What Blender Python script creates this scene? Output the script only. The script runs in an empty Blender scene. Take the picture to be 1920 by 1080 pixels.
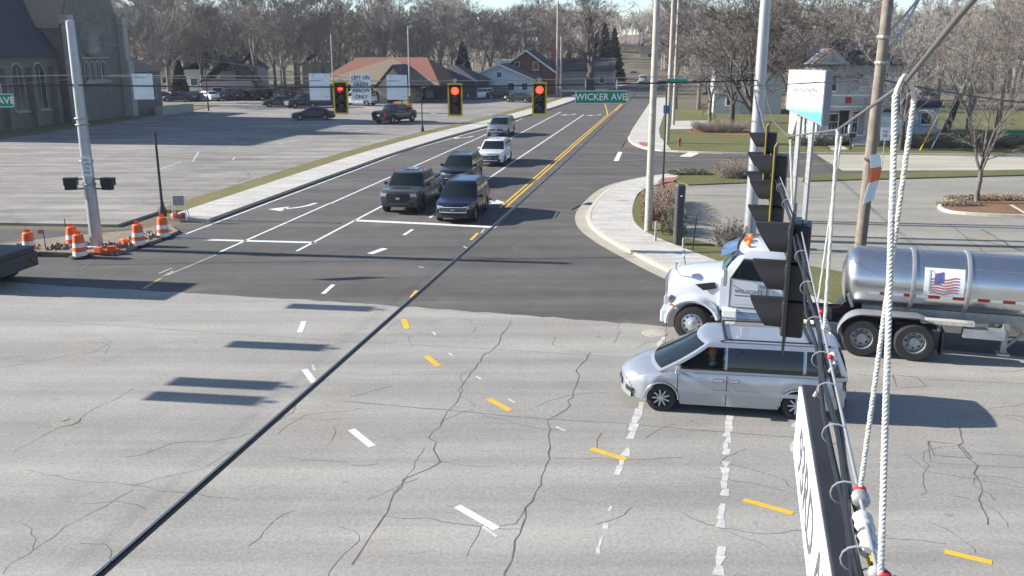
import bpy, bmesh, math, random
import numpy as np
from mathutils import Vector, Matrix
random.seed(7); np.random.seed(7)
R = math.radians
SC = bpy.context.scene
COL = SC.collection
# ------------------------------------------------------------------ camera
H, F, T = 8.2, 1700.0, R(15)
CT, ST = math.cos(T), math.sin(T)
cam_d = bpy.data.cameras.new('camera'); cam = bpy.data.objects.new('camera', cam_d); COL.objects.link(cam)
cam.location = (0, 0, H); cam.rotation_euler = (R(75), 0, 0)
cam_d.sensor_width = 36; cam_d.lens = 36*F/1920; cam_d.clip_end = 3000; cam_d.clip_start = .05
SC.camera = cam
# ------------------------------------------------------------------ sky and sun
SUN_EL, SUN_AZ = R(25), math.atan2(.13, -.99)       # direction towards the sun in plan
w = bpy.data.worlds.new('World'); SC.world = w; w.use_nodes = True
nt = w.node_tree; nt.nodes.clear()
sky = nt.nodes.new('ShaderNodeTexSky'); sky.sky_type = 'NISHITA'; sky.sun_disc = False
sky.sun_elevation = SUN_EL; sky.sun_rotation = math.pi/2 - SUN_AZ
sky.altitude = 200; sky.air_density = .75; sky.dust_density = .4; sky.ozone_density = 2.0
bg = nt.nodes.new('ShaderNodeBackground'); bg.inputs[1].default_value = .1
wo = nt.nodes.new('ShaderNodeOutputWorld')
nt.links.new(sky.outputs[0], bg.inputs[0]); nt.links.new(bg.outputs[0], wo.inputs[0])
sd = bpy.data.lights.new('sun', 'SUN'); sd.energy = 5.0; sd.angle = R(.5); sd.color = (1, .945, .85)
so = bpy.data.objects.new('sun', sd); COL.objects.link(so)
sv = Vector((math.cos(SUN_AZ)*math.cos(SUN_EL), math.sin(SUN_AZ)*math.cos(SUN_EL), math.sin(SUN_EL)))
so.rotation_euler = sv.to_track_quat('Z', 'Y').to_euler(); so.location = (-30, 10, 40)
SC.view_settings.view_transform = 'Standard'; SC.view_settings.look = 'None'
SC.view_settings.exposure = 1.1; SC.view_settings.gamma = 1
# ------------------------------------------------------------------ surveying helpers: turn picture measurements into world metres
def G(u, v, z=0.0):
    x = (u-960)/F; y = (540-v)/F
    k = (z-H)/(-ST+y*CT)
    return Vector((x*k, (CT+y*ST)*k, z))
def at(u, v, d):
    y = (540-v)*d/F
    return Vector(((u-960)*d/F, d*CT+y*ST, H-d*ST+y*CT))
def zAt(v, Y):
    a = (v-84.5)/1760; return H-a*Y*CT/(1-a*ST)
def xAt(u, Y, z=0):
    return (u-960)/F*(Y*CT+(H-z)*ST)
AL = R(10.6); CA, SA = math.cos(AL), math.sin(AL)
def W(r, s, z=0.0):                       # street grid: r across the avenue, s along it
    return Vector((r*CA+s*SA, -r*SA+s*CA, z))
def toW(p): return (p[0]*CA-p[1]*SA, p[0]*SA+p[1]*CA)
GA = R(90)-AL                             # heading of the avenue
# ------------------------------------------------------------------ materials
MATS = {}
def newmat(name):
    m = bpy.data.materials.new(name); m.use_nodes = True
    n = m.node_tree; b = n.nodes['Principled BSDF']
    MATS[name] = m
    return m, n, b
def pm(name, col, rough=.6, metal=0.0, var=.0, scale=4.0, coat=0.0, bump=0.0, bscale=None, emit=0.0, spec=.5, detail=6):
    if name in MATS: return MATS[name]
    m, n, b = newmat(name); L = n.links
    b.inputs['Roughness'].default_value = rough; b.inputs['Metallic'].default_value = metal
    b.inputs['Coat Weight'].default_value = coat; b.inputs['Specular IOR Level'].default_value = spec
    b.inputs['Base Color'].default_value = (*col, 1)
    if emit:
        b.inputs['Emission Color'].default_value = (*col, 1); b.inputs['Emission Strength'].default_value = emit
    if var or bump:
        tc = n.nodes.new('ShaderNodeTexCoord')
    if var:
        nz = n.nodes.new('ShaderNodeTexNoise'); nz.inputs['Scale'].default_value = scale; nz.inputs['Detail'].default_value = detail
        nz.inputs['Roughness'].default_value = .65
        L.new(tc.outputs['Object'], nz.inputs['Vector'])
        cr = n.nodes.new('ShaderNodeValToRGB')
        cr.color_ramp.elements[0].position = .3; cr.color_ramp.elements[1].position = .7
        cr.color_ramp.elements[0].color = (*[max(0, c*(1-var)) for c in col], 1)
        cr.color_ramp.elements[1].color = (*[min(1, c*(1+var)) for c in col], 1)
        L.new(nz.outputs['Fac'], cr.inputs[0]); L.new(cr.outputs[0], b.inputs['Base Color'])
    if bump:
        nb = n.nodes.new('ShaderNodeTexNoise'); nb.inputs['Scale'].default_value = bscale or scale*4; nb.inputs['Detail'].default_value = 4
        L.new(tc.outputs['Object'], nb.inputs['Vector'])
        bp = n.nodes.new('ShaderNodeBump'); bp.inputs['Strength'].default_value = bump; bp.inputs['Distance'].default_value = .02
        L.new(nb.outputs['Fac'], bp.inputs['Height']); L.new(bp.outputs[0], b.inputs['Normal'])
    return m
def ground_mat(name, c0, c1, c2, big=.12, fine=30, streak=None, stain=None, rough=.9, bump=.25, grain=.28, spots=0.0, sk=1.0):
    """worn pavement or earth: broad patches, drive-direction streaks, aggregate grain"""
    m, n, b = newmat(name); L = n.links; N = n.nodes.new
    b.inputs['Roughness'].default_value = rough; b.inputs['Specular IOR Level'].default_value = .25
    tc = N('ShaderNodeTexCoord')
    def noise(sc, det=5, vec=None, dist=0):
        x = N('ShaderNodeTexNoise'); x.inputs['Scale'].default_value = sc; x.inputs['Detail'].default_value = det
        x.inputs['Roughness'].default_value = .6; x.inputs['Distortion'].default_value = dist
        L.new(vec or tc.outputs['Object'], x.inputs['Vector']); return x
    def ramp(src, p0, p1, a, bb):
        r = N('ShaderNodeValToRGB'); r.color_ramp.elements[0].position = p0; r.color_ramp.elements[1].position = p1
        r.color_ramp.elements[0].color = (*a, 1); r.color_ramp.elements[1].color = (*bb, 1)
        L.new(src, r.inputs[0]); return r
    def mix(mode, fac, a, bb):
        x = N('ShaderNodeMix'); x.data_type = 'RGBA'; x.blend_type = mode
        if isinstance(fac, float): x.inputs[0].default_value = fac
        else: L.new(fac, x.inputs[0])
        L.new(a, x.inputs[6]); L.new(bb, x.inputs[7]); return x.outputs[2]
    c = ramp(noise(big, 6, dist=.4).outputs['Fac'], .32, .68, c0, c1).outputs[0]
    c = mix('MIX', ramp(noise(big*7, 6).outputs['Fac'], .45, .8, (0, 0, 0), (.55, .55, .55)).outputs[0], c, ramp(noise(big*3).outputs['Fac'], 0, 1, c2, c2).outputs[0])
    if streak:
        mp = N('ShaderNodeMapping'); L.new(tc.outputs['Object'], mp.inputs[0])
        mp.inputs['Rotation'].default_value = (0, 0, streak[0]); mp.inputs['Scale'].default_value = (streak[1], streak[2], 1)
        sfac = ramp(noise(1.0, 5, mp.outputs[0]).outputs['Fac'], .38, .72, (1-.22*sk,)*3, (1+.2*sk, 1+.19*sk, 1+.16*sk)).outputs[0]
        c = mix('MULTIPLY', .8, c, sfac)
    if stain:
        c = mix('MIX', ramp(noise(stain[0], 4, dist=1.2).outputs['Fac'], .60, .74, (0, 0, 0), (stain[2],)*3).outputs[0], c, ramp(noise(.1).outputs['Fac'], 0, 1, stain[1], stain[1]).outputs[0])
    if spots:
        c = mix('MULTIPLY', 1.0, c, ramp(noise(2.6, 3).outputs['Fac'], .66, .74, (1, 1, 1), (1-spots,)*3).outputs[0])
        c = mix('MULTIPLY', 1.0, c, ramp(noise(.55, 7, dist=.8).outputs['Fac'], .60, .72, (1, 1, 1), (1-spots*.5,)*3).outputs[0])
    g = ramp(noise(fine, 4).outputs['Fac'], .3, .7, (1-grain,)*3, (1+grain,)*3).outputs[0]
    c = mix('MULTIPLY', .85, c, g)
    L.new(c, b.inputs['Base Color'])
    bp = N('ShaderNodeBump'); bp.inputs['Strength'].default_value = bump; bp.inputs['Distance'].default_value = .015
    L.new(noise(fine*1.5, 3).outputs['Fac'], bp.inputs['Height']); L.new(bp.outputs[0], b.inputs['Normal'])
    return m
M = {}
M['asph'] = ground_mat('fresh_asphalt', (.094, .090, .087), (.118, .112, .107), (.15, .141, .131), .15, 34, (-GA, .05, .9), (.22, (.175, .158, .142), .55), grain=.2, spots=.2, sk=1.3)
M['old'] = ground_mat('worn_pavement', (.275, .266, .246), (.345, .333, .307), (.385, .365, .328), .1, 14, (R(10.6), .045, .7), (.16, (.285, .25, .21), .5), grain=.19, spots=.22, sk=1.1)
M['lot'] = ground_mat('lot_pavement', (.20, .19, .178), (.31, .295, .272), (.40, .375, .33), .08, 16, (-GA+R(60), .12, .9), (.2, (.16, .154, .146), .65), grain=.22, spots=.3, sk=1.7)
M['lot2'] = ground_mat('pale_lot_pavement', (.26, .25, .222), (.31, .296, .258), (.235, .225, .20), .12, 18, (R(10), .1, .7), (.2, (.22, .2, .17), .4), spots=.2)
M['lane'] = ground_mat('pale_concrete', (.40, .37, .31), (.45, .42, .35), (.36, .33, .28), .2, 16, (R(8), .1, .8))
M['walk'] = ground_mat('sidewalk_concrete', (.47, .455, .425), (.53, .515, .485), (.43, .41, .38), .5, 18, (R(20), .4, 2.0))
M['gutter'] = ground_mat('gutter_concrete', (.36, .33, .285), (.42, .39, .33), (.30, .27, .235), .6, 16)
M['kerb'] = ground_mat('kerb_concrete', (.52, .47, .38), (.58, .53, .44), (.46, .41, .33), .7, 16)
M['ykerb'] = ground_mat('yellow_kerb_paint', (.54, .46, .30), (.54, .49, .38), (.5, .46, .38), .9, 16)
M['grass'] = ground_mat('winter_grass', (.095, .105, .036), (.14, .142, .055), (.175, .152, .08), .35, 9, rough=1, bump=.7)
M['olive'] = ground_mat('verge_grass', (.14, .13, .05), (.19, .165, .075), (.12, .125, .04), .5, 9, rough=1, bump=.7)
M['dirt'] = ground_mat('field_earth', (.135, .115, .08), (.17, .145, .10), (.12, .11, .065), .05, 4, rough=1, bump=.5)
M['mulch'] = ground_mat('bark_mulch', (.15, .085, .05), (.22, .13, .075), (.27, .18, .10), 1.2, 14, rough=1, bump=.8)
M['rubble'] = ground_mat('dug_earth', (.20, .165, .125), (.28, .24, .19), (.14, .11, .085), 1.2, 10, rough=1, bump=.8)
M['ramp'] = pm('red_tactile_paving', (.34, .13, .10), .8, var=.2, scale=8)
M['white_paint'] = pm('white_road_paint', (.66, .66, .64), .7, var=.22, scale=3, detail=9)
M['worn_paint'] = pm('worn_white_road_paint', (.50, .495, .47), .8, var=.25, scale=5, detail=9)
M['yellow_paint'] = pm('yellow_road_paint', (.66, .40, .035), .7, var=.15, scale=3, detail=9)
M['faded_yellow'] = pm('faded_yellow_paint', (.42, .33, .14), .8, var=.3, scale=6)
M['crack'] = pm('dark_crack', (.11, .105, .098), 1, var=.3, scale=10)  # dark tone of cracks, joints and tyre marks
M['steel'] = pm('galvanised_steel', (.375, .385, .40), .45, .5, var=.12, scale=3)
M['steel_d'] = pm('dull_steel', (.3, .31, .32), .5, .6, var=.2, scale=6)
M['chrome'] = pm('chrome', (.75, .76, .78), .12, 1)
M['alu'] = pm('brushed_tank_steel', (.60, .61, .63), .26, .95, var=.06, scale=2)
M['black'] = pm('black_plastic', (.018, .018, .02), .45)
M['cable'] = pm('cable_jacket', (.012, .012, .016), .4)
M['blackpaint'] = pm('black_pole_paint', (.02, .024, .022), .5)
M['rubber'] = pm('tyre_rubber', (.022, .022, .023), .85, var=.25, scale=9)
M['under'] = pm('underbody', (.012, .012, .013), .9)
M['white'] = pm('white_enamel', (.78, .79, .8), .35, coat=.4, var=.03, scale=2)
M['signwhite'] = pm('sign_white', (.74, .76, .77), .45, var=.05, scale=5)
M['signback'] = pm('sign_aluminium', (.62, .68, .74), .4, .25, var=.06, scale=3)
M['green'] = pm('sign_green', (.005, .20, .115), .4)
M['yellow'] = pm('signal_yellow', (.68, .47, .015), .5, var=.08, scale=6)
M['red_on'] = pm('red_lamp', (1, .03, .015), .4, emit=3.2)
M['lens'] = pm('dark_lens', (.028, .034, .032), .25)
M['wood'] = pm('weathered_pole_wood', (.20, .168, .138), .9, var=.3, scale=3, bump=.5, bscale=25)
M['palewood'] = pm('pale_pole_wood', (.40, .37, .32), .9, var=.2, scale=3, bump=.4, bscale=25)
M['rope'] = pm('white_rope', (.50, .49, .455), .8, var=.1, scale=60)
M['orange'] = pm('barrel_orange', (.80, .13, .02), .5, var=.1, scale=4)
M['reflect'] = pm('reflective_white', (.72, .72, .70), .5, var=.08, scale=9)
M['headlamp'] = pm('headlamp_glass', (.62, .65, .67), .08, .5, coat=1)
M['amber'] = pm('amber_lens', (.75, .25, .03), .3)
M['redlens'] = pm('tail_lens', (.35, .012, .01), .25, coat=.5)
M['plate'] = pm('plate', (.6, .62, .65), .5)
def bark(name, c): return pm(name, c, .95, var=.28, scale=2.5)
M['bark'] = bark('grey_bark', (.14, .122, .108)); M['bark2'] = bark('brown_bark', (.155, .128, .108)); M['twig'] = bark('winter_twigs', (.235, .205, .183))
M['twig2'] = bark('grey_winter_twigs', (.215, .197, .182)); M['darkbark'] = bark('dark_bark', (.075, .06, .05))
M['needle'] = pm('conifer_needles', (.03, .055, .032), .9, var=.4, scale=3)
M['leafb'] = pm('dead_leaves', (.19, .10, .055), .9, var=.4, scale=5)
M['leafg'] = pm('shrub_leaves', (.07, .085, .025), .9, var=.4, scale=5)
def paint(name, c, metal=.35, rough=.28): return pm(name, c, rough, metal if max(c) > .2 else .1, coat=.8 if max(c) > .2 else .45, var=.05, scale=2.5, spec=.5 if max(c) > .2 else .35)
def glass(name, tint, clear):
    m, n, b = newmat(name); L = n.links; N = n.nodes.new
    b.inputs['Base Color'].default_value = (*tint, 1); b.inputs['Roughness'].default_value = .04; b.inputs['Coat Weight'].default_value = .4; b.inputs['IOR'].default_value = 1.5
    if clear:
        tr = N('ShaderNodeBsdfTransparent'); tr.inputs[0].default_value = (clear, clear, clear*.97, 1)
        fr = N('ShaderNodeLayerWeight'); fr.inputs[0].default_value = .25
        mx = N('ShaderNodeMixShader'); L.new(fr.outputs['Fresnel'], mx.inputs[0]); L.new(tr.outputs[0], mx.inputs[1]); L.new(b.outputs[0], mx.inputs[2])
        L.new(mx.outputs[0], n.nodes['Material Output'].inputs[0])
    return m
M['glass'] = glass('tinted_glass', (.012, .016, .02), 0)
M['wind'] = glass('windscreen_glass', (.010, .016, .019), 0)
for n_ in M['wind'].node_tree.nodes:
    if n_.type == 'BSDF_PRINCIPLED': n_.inputs['Coat Weight'].default_value = 0; n_.inputs['Specular IOR Level'].default_value = .3
M['clear'] = glass('clear_side_glass', (.02, .03, .03), .8)
M['pane'] = pm('window_pane', (.03, .04, .05), .1, coat=.5)
# ------------------------------------------------------------------ mesh helpers
class MB:
    def __init__(s): s.v = []; s.f = []; s.mi = []
    def add(s, vs, fs, mi=0):
        o = len(s.v); s.v.extend([tuple(p) for p in vs]); s.f.extend([tuple(i+o for i in f) for f in fs]); s.mi.extend([mi]*len(fs)); return s
    def box(s, c, d, rz=0, mi=0, m=None, taper=1.0):
        x, y, z = d[0]/2, d[1]/2, d[2]/2
        vs = [Vector((sx*x*(taper if sz > 0 else 1), sy*y*(taper if sz > 0 else 1), sz*z)) for sz in (-1, 1) for sx, sy in ((-1, -1), (1, -1), (1, 1), (-1, 1))]
        mm = Matrix.Translation(Vector(c)) @ (m.to_4x4() if m is not None else Matrix.Rotation(rz, 4, 'Z'))
        return s.add([mm @ p for p in vs], [(3, 2, 1, 0), (4, 5, 6, 7), (0, 1, 5, 4), (1, 2, 6, 5), (2, 3, 7, 6), (3, 0, 4, 7)], mi)
    def prism(s, poly, z0, z1, mi=0):
        n = len(poly)
        if sum(poly[i][0]*poly[(i+1) % n][1]-poly[(i+1) % n][0]*poly[i][1] for i in range(n)) < 0: poly = poly[::-1]
        vs = [(p[0], p[1], z0) for p in poly]+[(p[0], p[1], z1) for p in poly]
        return s.add(vs, [tuple(range(n, 2*n)), tuple(range(n-1, -1, -1))]+[(i, (i+1) % n, n+(i+1) % n, n+i) for i in range(n)], mi)
    def sheet(s, poly, z=0.0):
        n = len(poly)
        if sum(poly[i][0]*poly[(i+1) % n][1]-poly[(i+1) % n][0]*poly[i][1] for i in range(n)) < 0: poly = poly[::-1]
        return s.add([(p[0], p[1], z) for p in poly], [tuple(range(n))])
    def extr(s, poly, axis_o, ax, ay, az, t):
        """polygon in plane (ax,ay) at axis_o, thickness t along az"""
        o, ax, ay, az = Vector(axis_o), Vector(ax), Vector(ay), Vector(az)
        a = [o+ax*p[0]+ay*p[1] for p in poly]; b = [q+az*t for q in a]; n = len(poly)
        return s.add(a+b, [tuple(range(n-1, -1, -1)), tuple(range(n, 2*n))]+[(i, (i+1) % n, n+(i+1) % n, n+i) for i in range(n)])
    def tube(s, path, rad, n=6, cap=True, mi=0):
        path = [Vector(p) for p in path]; k = len(path)
        if not hasattr(rad, '__len__'): rad = [rad]*k
        up = None; vs = []
        for i, p in enumerate(path):
            d = (path[min(i+1, k-1)]-path[max(i-1, 0)])
            if d.length < 1e-9: d = Vector((0, 0, 1))
            d.normalize()
            if up is None: up = d.orthogonal().normalized()
            up = up-d*up.dot(d)
            up = up.normalized() if up.length > 1e-6 else d.orthogonal().normalized()
            q = d.cross(up)
            vs += [p+(up*math.cos(2*math.pi*j/n)+q*math.sin(2*math.pi*j/n))*rad[i] for j in range(n)]
        fs = [(i*n+j, i*n+(j+1) % n, (i+1)*n+(j+1) % n, (i+1)*n+j) for i in range(k-1) for j in range(n)]
        if cap: fs += [tuple(range(n-1, -1, -1)), tuple((k-1)*n+j for j in range(n))]
        return s.add(vs, fs, mi)
    def lathe(s, prof, n=16, o=(0, 0, 0), axis='Z', mi=0, a0=0, a1=2*math.pi, caps=True):
        full = abs(a1-a0-2*math.pi) < 1e-6; cnt = n if full else n+1
        vs = []
        for r, h in prof:
            for j in range(cnt):
                a = a0+(a1-a0)*j/n; c, q = r*math.cos(a), r*math.sin(a)
                p = (c, q, h) if axis == 'Z' else ((h, c, q) if axis == 'X' else (q, h, c))
                vs.append((p[0]+o[0], p[1]+o[1], p[2]+o[2]))
        fs = []
        for i in range(len(prof)-1):
            for j in range(n):
                k = (j+1) % cnt; fs.append((i*cnt+j, i*cnt+k, (i+1)*cnt+k, (i+1)*cnt+j))
        if full and caps:
            if prof[0][0] > 1e-4: fs.append(tuple(range(cnt-1, -1, -1)))
            if prof[-1][0] > 1e-4: fs.append(tuple((len(prof)-1)*cnt+j for j in range(cnt)))
        return s.add(vs, fs, mi)
    def grid(s, fn, nu, nv, mi=0):
        vs = [fn(i/nu, j/nv) for i in range(nu+1) for j in range(nv+1)]
        return s.add(vs, [(i*(nv+1)+j, (i+1)*(nv+1)+j, (i+1)*(nv+1)+j+1, i*(nv+1)+j+1) for i in range(nu) for j in range(nv)], mi)
    def ribbon(s, path, wd, z=0.0):
        path = [Vector((p[0], p[1], 0)) for p in path]; k = len(path)
        if not hasattr(wd, '__len__'): wd = [wd]*k
        vs = []
        for i, p in enumerate(path):
            d = (path[min(i+1, k-1)]-path[max(i-1, 0)]).normalized(); nrm = Vector((-d.y, d.x, 0))
            vs += [(p.x+nrm.x*wd[i]/2, p.y+nrm.y*wd[i]/2, z), (p.x-nrm.x*wd[i]/2, p.y-nrm.y*wd[i]/2, z)]
        return s.add(vs, [(2*i, 2*i+1, 2*i+3, 2*i+2) for i in range(k-1)])
    def build(s, name, mat, parent=None, smooth=None, world=False, bevel=0, loc=None):
        me = bpy.data.meshes.new(name)
        vs = s.v
        if world and parent is not None:
            iv = Matrix.LocRotScale(parent.location, parent.rotation_euler, None).inverted()
            vs = [tuple(iv @ Vector(p)) for p in vs]
        elif loc is not None: vs = [(p[0]-loc[0], p[1]-loc[1], p[2]-loc[2]) for p in vs]
        me.from_pydata(vs, [], s.f)
        for m in (mat if isinstance(mat, (list, tuple)) else [mat]): me.materials.append(m if not isinstance(m, str) else M[m])
        if any(s.mi): me.polygons.foreach_set('material_index', s.mi)
        if smooth is not None:
            me.polygons.foreach_set('use_smooth', [True]*len(me.polygons)); me.set_sharp_from_angle(angle=R(smooth))
        me.update()
        o = bpy.data.objects.new(name, me); COL.objects.link(o)
        if parent is not None: o.parent = parent
        if loc is not None: o.location = loc
        if bevel:
            b = o.modifiers.new('bevel', 'BEVEL'); b.width = bevel; b.segments = 2; b.limit_method = 'ANGLE'
        return o
def tag(o, label=None, cat=None, group=None, kind=None):
    if label: o['label'] = label
    if cat: o['category'] = cat
    if group: o['group'] = group
    if kind: o['kind'] = kind
    return o
def thing(name, loc, rz=0, label=None, cat=None, group=None):
    o = bpy.data.objects.new(name, None); COL.objects.link(o); o.empty_display_size = .3
    o.location = loc; o.rotation_euler = (0, 0, rz)
    return tag(o, label, cat, group)
def dup(root, loc, rz=None, label=None, group=None, scale=None):
    def cp(o, par):
        c = o.copy(); COL.objects.link(c); c.parent = par
        for ch in [x for x in o.children]: cp(ch, c)
        return c
    r = cp(root, None); r.location = loc
    if rz is not None: r.rotation_euler = (0, 0, rz)
    if scale: r.scale = (scale,)*3 if not hasattr(scale, '__len__') else scale
    if label: r['label'] = label
    if group: r['group'] = group
    return r
def struct(name, mb, mat, parent=None, **k):
    o = mb.build(name, mat, parent, **k)
    if parent is None: o['kind'] = 'structure'
    return o
def text_mesh(name, s, size, mat, parent, mtx, sx=1.0, depth=.004, bold=0.0):
    cu = bpy.data.curves.new('lettering', 'FONT'); cu.body = s; cu.size = size; cu.align_x = 'CENTER'; cu.align_y = 'CENTER'; cu.extrude = depth; cu.offset = bold
    cu.resolution_u = 3
    t = bpy.data.objects.new('lettering_tmp', cu); COL.objects.link(t)
    me = bpy.data.meshes.new_from_object(t.evaluated_get(bpy.context.evaluated_depsgraph_get()))
    bpy.data.objects.remove(t)
    me.transform(mtx @ Matrix.Diagonal((sx, 1, 1, 1))); me.materials.clear(); me.materials.append(M[mat] if isinstance(mat, str) else mat)
    o = bpy.data.objects.new(name, me); COL.objects.link(o); o.parent = parent
    return o
def frame_m(o, ax, ay, az=None):
    ax, ay = Vector(ax).normalized(), Vector(ay).normalized(); az = ax.cross(ay)
    return Matrix(((ax.x, ay.x, az.x, o[0]), (ax.y, ay.y, az.y, o[1]), (ax.z, ay.z, az.z, o[2]), (0, 0, 0, 1)))
def bez(p0, p1, p2, n=8):
    return [(Vector(p0)*(1-t)**2+Vector(p1)*2*t*(1-t)+Vector(p2)*t*t) for t in [i/n for i in range(n+1)]]
def sag(a, b, s, n=16):
    a, b = Vector(a), Vector(b)
    return [a.lerp(b, i/n)-Vector((0, 0, s*4*(i/n)*(1-i/n))) for i in range(n+1)]
# ================================================================== THE GROUND
def arc_pts(pts, n=6):
    """smooth a polyline (Catmull-Rom)"""
    P = [Vector((p[0], p[1], 0)) for p in pts]; out = []
    for i in range(len(P)-1):
        a, b, c, d = P[max(i-1, 0)], P[i], P[i+1], P[min(i+2, len(P)-1)]
        for k in range(n):
            t = k/n
            out.append(.5*((2*b)+(c-a)*t+(2*a-5*b+4*c-d)*t*t+(3*b-a-3*c+d)*t**3))
    out.append(P[-1]); return out
def offset(path, d):
    P = [Vector((p[0], p[1], 0)) for p in path]; k = len(P); out = []
    for i, p in enumerate(P):
        t = (P[min(i+1, k-1)]-P[max(i-1, 0)]).normalized(); out.append(p+Vector((-t.y, t.x, 0))*d)
    return out
mb = MB().sheet([(-900, -300), (900, -300), (900, 1500), (-900, 1500)], -.03)
ground = struct('ground', mb, 'dirt')
# the avenue (dark fresh asphalt): one sheet, kerbs stand on top of it
s_far = 330
def bend(s): return 0 if s < 150 else (s-150)**2*.0016
def AV(r, s): return W(r+bend(s), s)
left_edge = [(-60, 34), (-26, 36.5), (-22.2, 39), (-22.2, 68), (-21.0, 84), (-18.8, 104), (-17.0, 130), (-15.8, 160), (-15.6, 200), (-15.6, 260), (-15.6, s_far)]
right_edge = [(-5, s_far), (-5, 260), (-5, 200), (-5, 160), (-5, 110), (-5, 84), (-5, 76), (60, 76), (60, 60), (-3, 58), (-5.5, 46), (-1, 36), (60, 33)]
poly = [AV(r, s) for r, s in left_edge]+[AV(r, s) for r, s in right_edge]+[W(60, 20), W(-60, 20)]
road = struct('road', MB().sheet(poly, .004), 'asph')
# the cross highway (older, paler pavement)
old = [G(-300, 512), G(0, 530), G(330, 549), G(645, 567), G(960, 590), G(1240, 612)]
re_ = random.Random(12); jag = []
for i in range(len(old)-1):              # ragged seam between the two surfaces
    for k in range(14): jag.append(old[i].lerp(old[i+1], k/14)+Vector((0, re_.gauss(0, .045), 0)))
old = jag+[old[-1]]
old = old + [W(20, 24.4), W(70, 22.6), W(70, -40), W(-70, -40), W(-70, 27.4)]
hwy = struct('highway', MB().sheet(old, .009), 'old')
def mark(name, poly, mat, z, parent): return MB().sheet(poly, z).build(name, mat, parent)
ZR, ZH = .0085, .0135
# ---------- lane lines on the avenue
def line(r0, s0, r1, s1, wd, mat='white_paint', name='lane_line', n=12):
    P = [AV(r0+(r1-r0)*i/n, s0+(s1-s0)*i/n) for i in range(n+1)]
    return MB().ribbon(P, wd, ZR).build(name, mat, road)
line(-18.45, 33.4, -18.45, 45.5, .13); line(-18.4, 45.5, -18.4, 112, .13)
line(-15.42, 34.2, -15.42, 116, .14)
line(-12.05, 42.4, -12.05, 112, .14)
line(-8.95, 45.9, -8.95, 119, .12, 'yellow_paint', 'centre_line'); line(-9.22, 45.9, -9.22, 113, .12, 'yellow_paint', 'centre_line')
line(-8.95, 119, -9.1, 153, .14, 'yellow_paint', 'centre_line'); line(-9.22, 113, -11.9, 139, .14, 'yellow_paint', 'centre_line'); line(-8.75, 119, -8.9, 153, .12, 'yellow_paint', 'centre_line')
line(-11.9, 150, -10.2, 240, .14, 'yellow_paint', 'centre_line'); line(-9.1, 153, -11.6, 160, .14, 'yellow_paint', 'centre_line')
line(-21.75, 44, -21.75, 70, .12, name='edge_line'); line(-21.75, 70, -18.9, 100, .12, name='edge_line'); line(-21.75, 36.6, -21.75, 44, .12, name='edge_line')
for k in range(4): line(-18.1+k*.4, 116+k*8, -18.0+k*.4, 118+k*8, .12, name='lane_dash', n=1)
MB().ribbon([G(665, 413.5), G(800, 419.5), G(930, 426.5)], .42, ZR).build('stop_line', 'white_paint', road)
MB().ribbon([G(326, 448), G(450, 451.5), G(592, 455)], .30, ZR).build('stop_line', 'white_paint', road)
def arrow(u, v, du, dv, L=3.2, turn=1, name='turn_arrow'):
    """painted arrow, drawn in the street grid, tip along -s (towards the junction)"""
    c = G(u, v); r, s = toW(c)
    q = MB()
    if turn:
        P = [AV(r-.7*turn, s+1.5), AV(r-.55*turn, s+.6), AV(r-.2*turn, s-.1), AV(r+.3*turn, s-.45)]
        P = arc_pts(P, 4); q.ribbon(P, .24, ZR)
        q.sheet([AV(r+.25*turn, s+.25), AV(r+1.0*turn, s-.75), AV(r+.1*turn, s-1.15)], ZR)
    else:
        q.ribbon([AV(r, s+1.5), AV(r, s-.5)], .2, ZR); q.sheet([AV(r-.4, s-.4), AV(r+.4, s-.4), AV(r, s-1.6)], ZR)
    return q.build(name, 'white_paint', road)
arrow(548, 389, 0, 0, turn=-1); arrow(866, 258, 0, 0, turn=-1); arrow(1066, 215, 0, 0, turn=-1); arrow(1114, 216, 0, 0, turn=-1); arrow(922, 376, 0, 0, turn=1)
# dashes guiding turns through the junction
def dash(a, b, wd, mat, par=None, z=None, name='guide_dash'):
    A, B = G(*a), G(*b); par = par or (hwy if (a[1]+b[1])/2 > 560 else road)
    return MB().ribbon([A, A.lerp(B, .5), B], wd, z or (ZH if par is hwy else ZR)).build(name, mat, par)
for a, b, wd in [((896, 437), (883, 450), .14), ((783, 545), (772, 558), .17), ((757, 599), (763, 617), .18), ((799, 668), (822, 687), .17), ((915, 748), (957, 771), .16), ((1108, 842), (1174, 863), .15), ((1394, 938), (1487, 964), .15), ((1771, 1035), (1860, 1056), .15)]:
    dash(a, b, wd, 'yellow_paint')
for a, b, wd in [((774, 430), (757, 441), .16), ((722, 466), (694, 476), .30), ((625, 534), (606, 551), .16), ((570, 603), (562, 624), .17), ((571, 693), (589, 718), .17), ((659, 806), (698, 838), .17), ((857, 950), (932, 993), .16)]:
    dash(a, b, wd, 'white_paint')
for a, b in [((586, 685), (590, 695)), ((905, 988), (932, 1008)), ((953, 749), (966, 756)), ((1043, 801), (1060, 809)), ((812, 623), (817, 629)), ((842, 663), (849, 668)), ((893, 706), (902, 712)), ((869, 462), (876, 466)), ((908, 430), (902, 437)), ((785, 500), (794, 502))]:
    dash(a, b, .07, 'worn_paint', name='old_dash')
rnd = random.Random(3)
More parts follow.
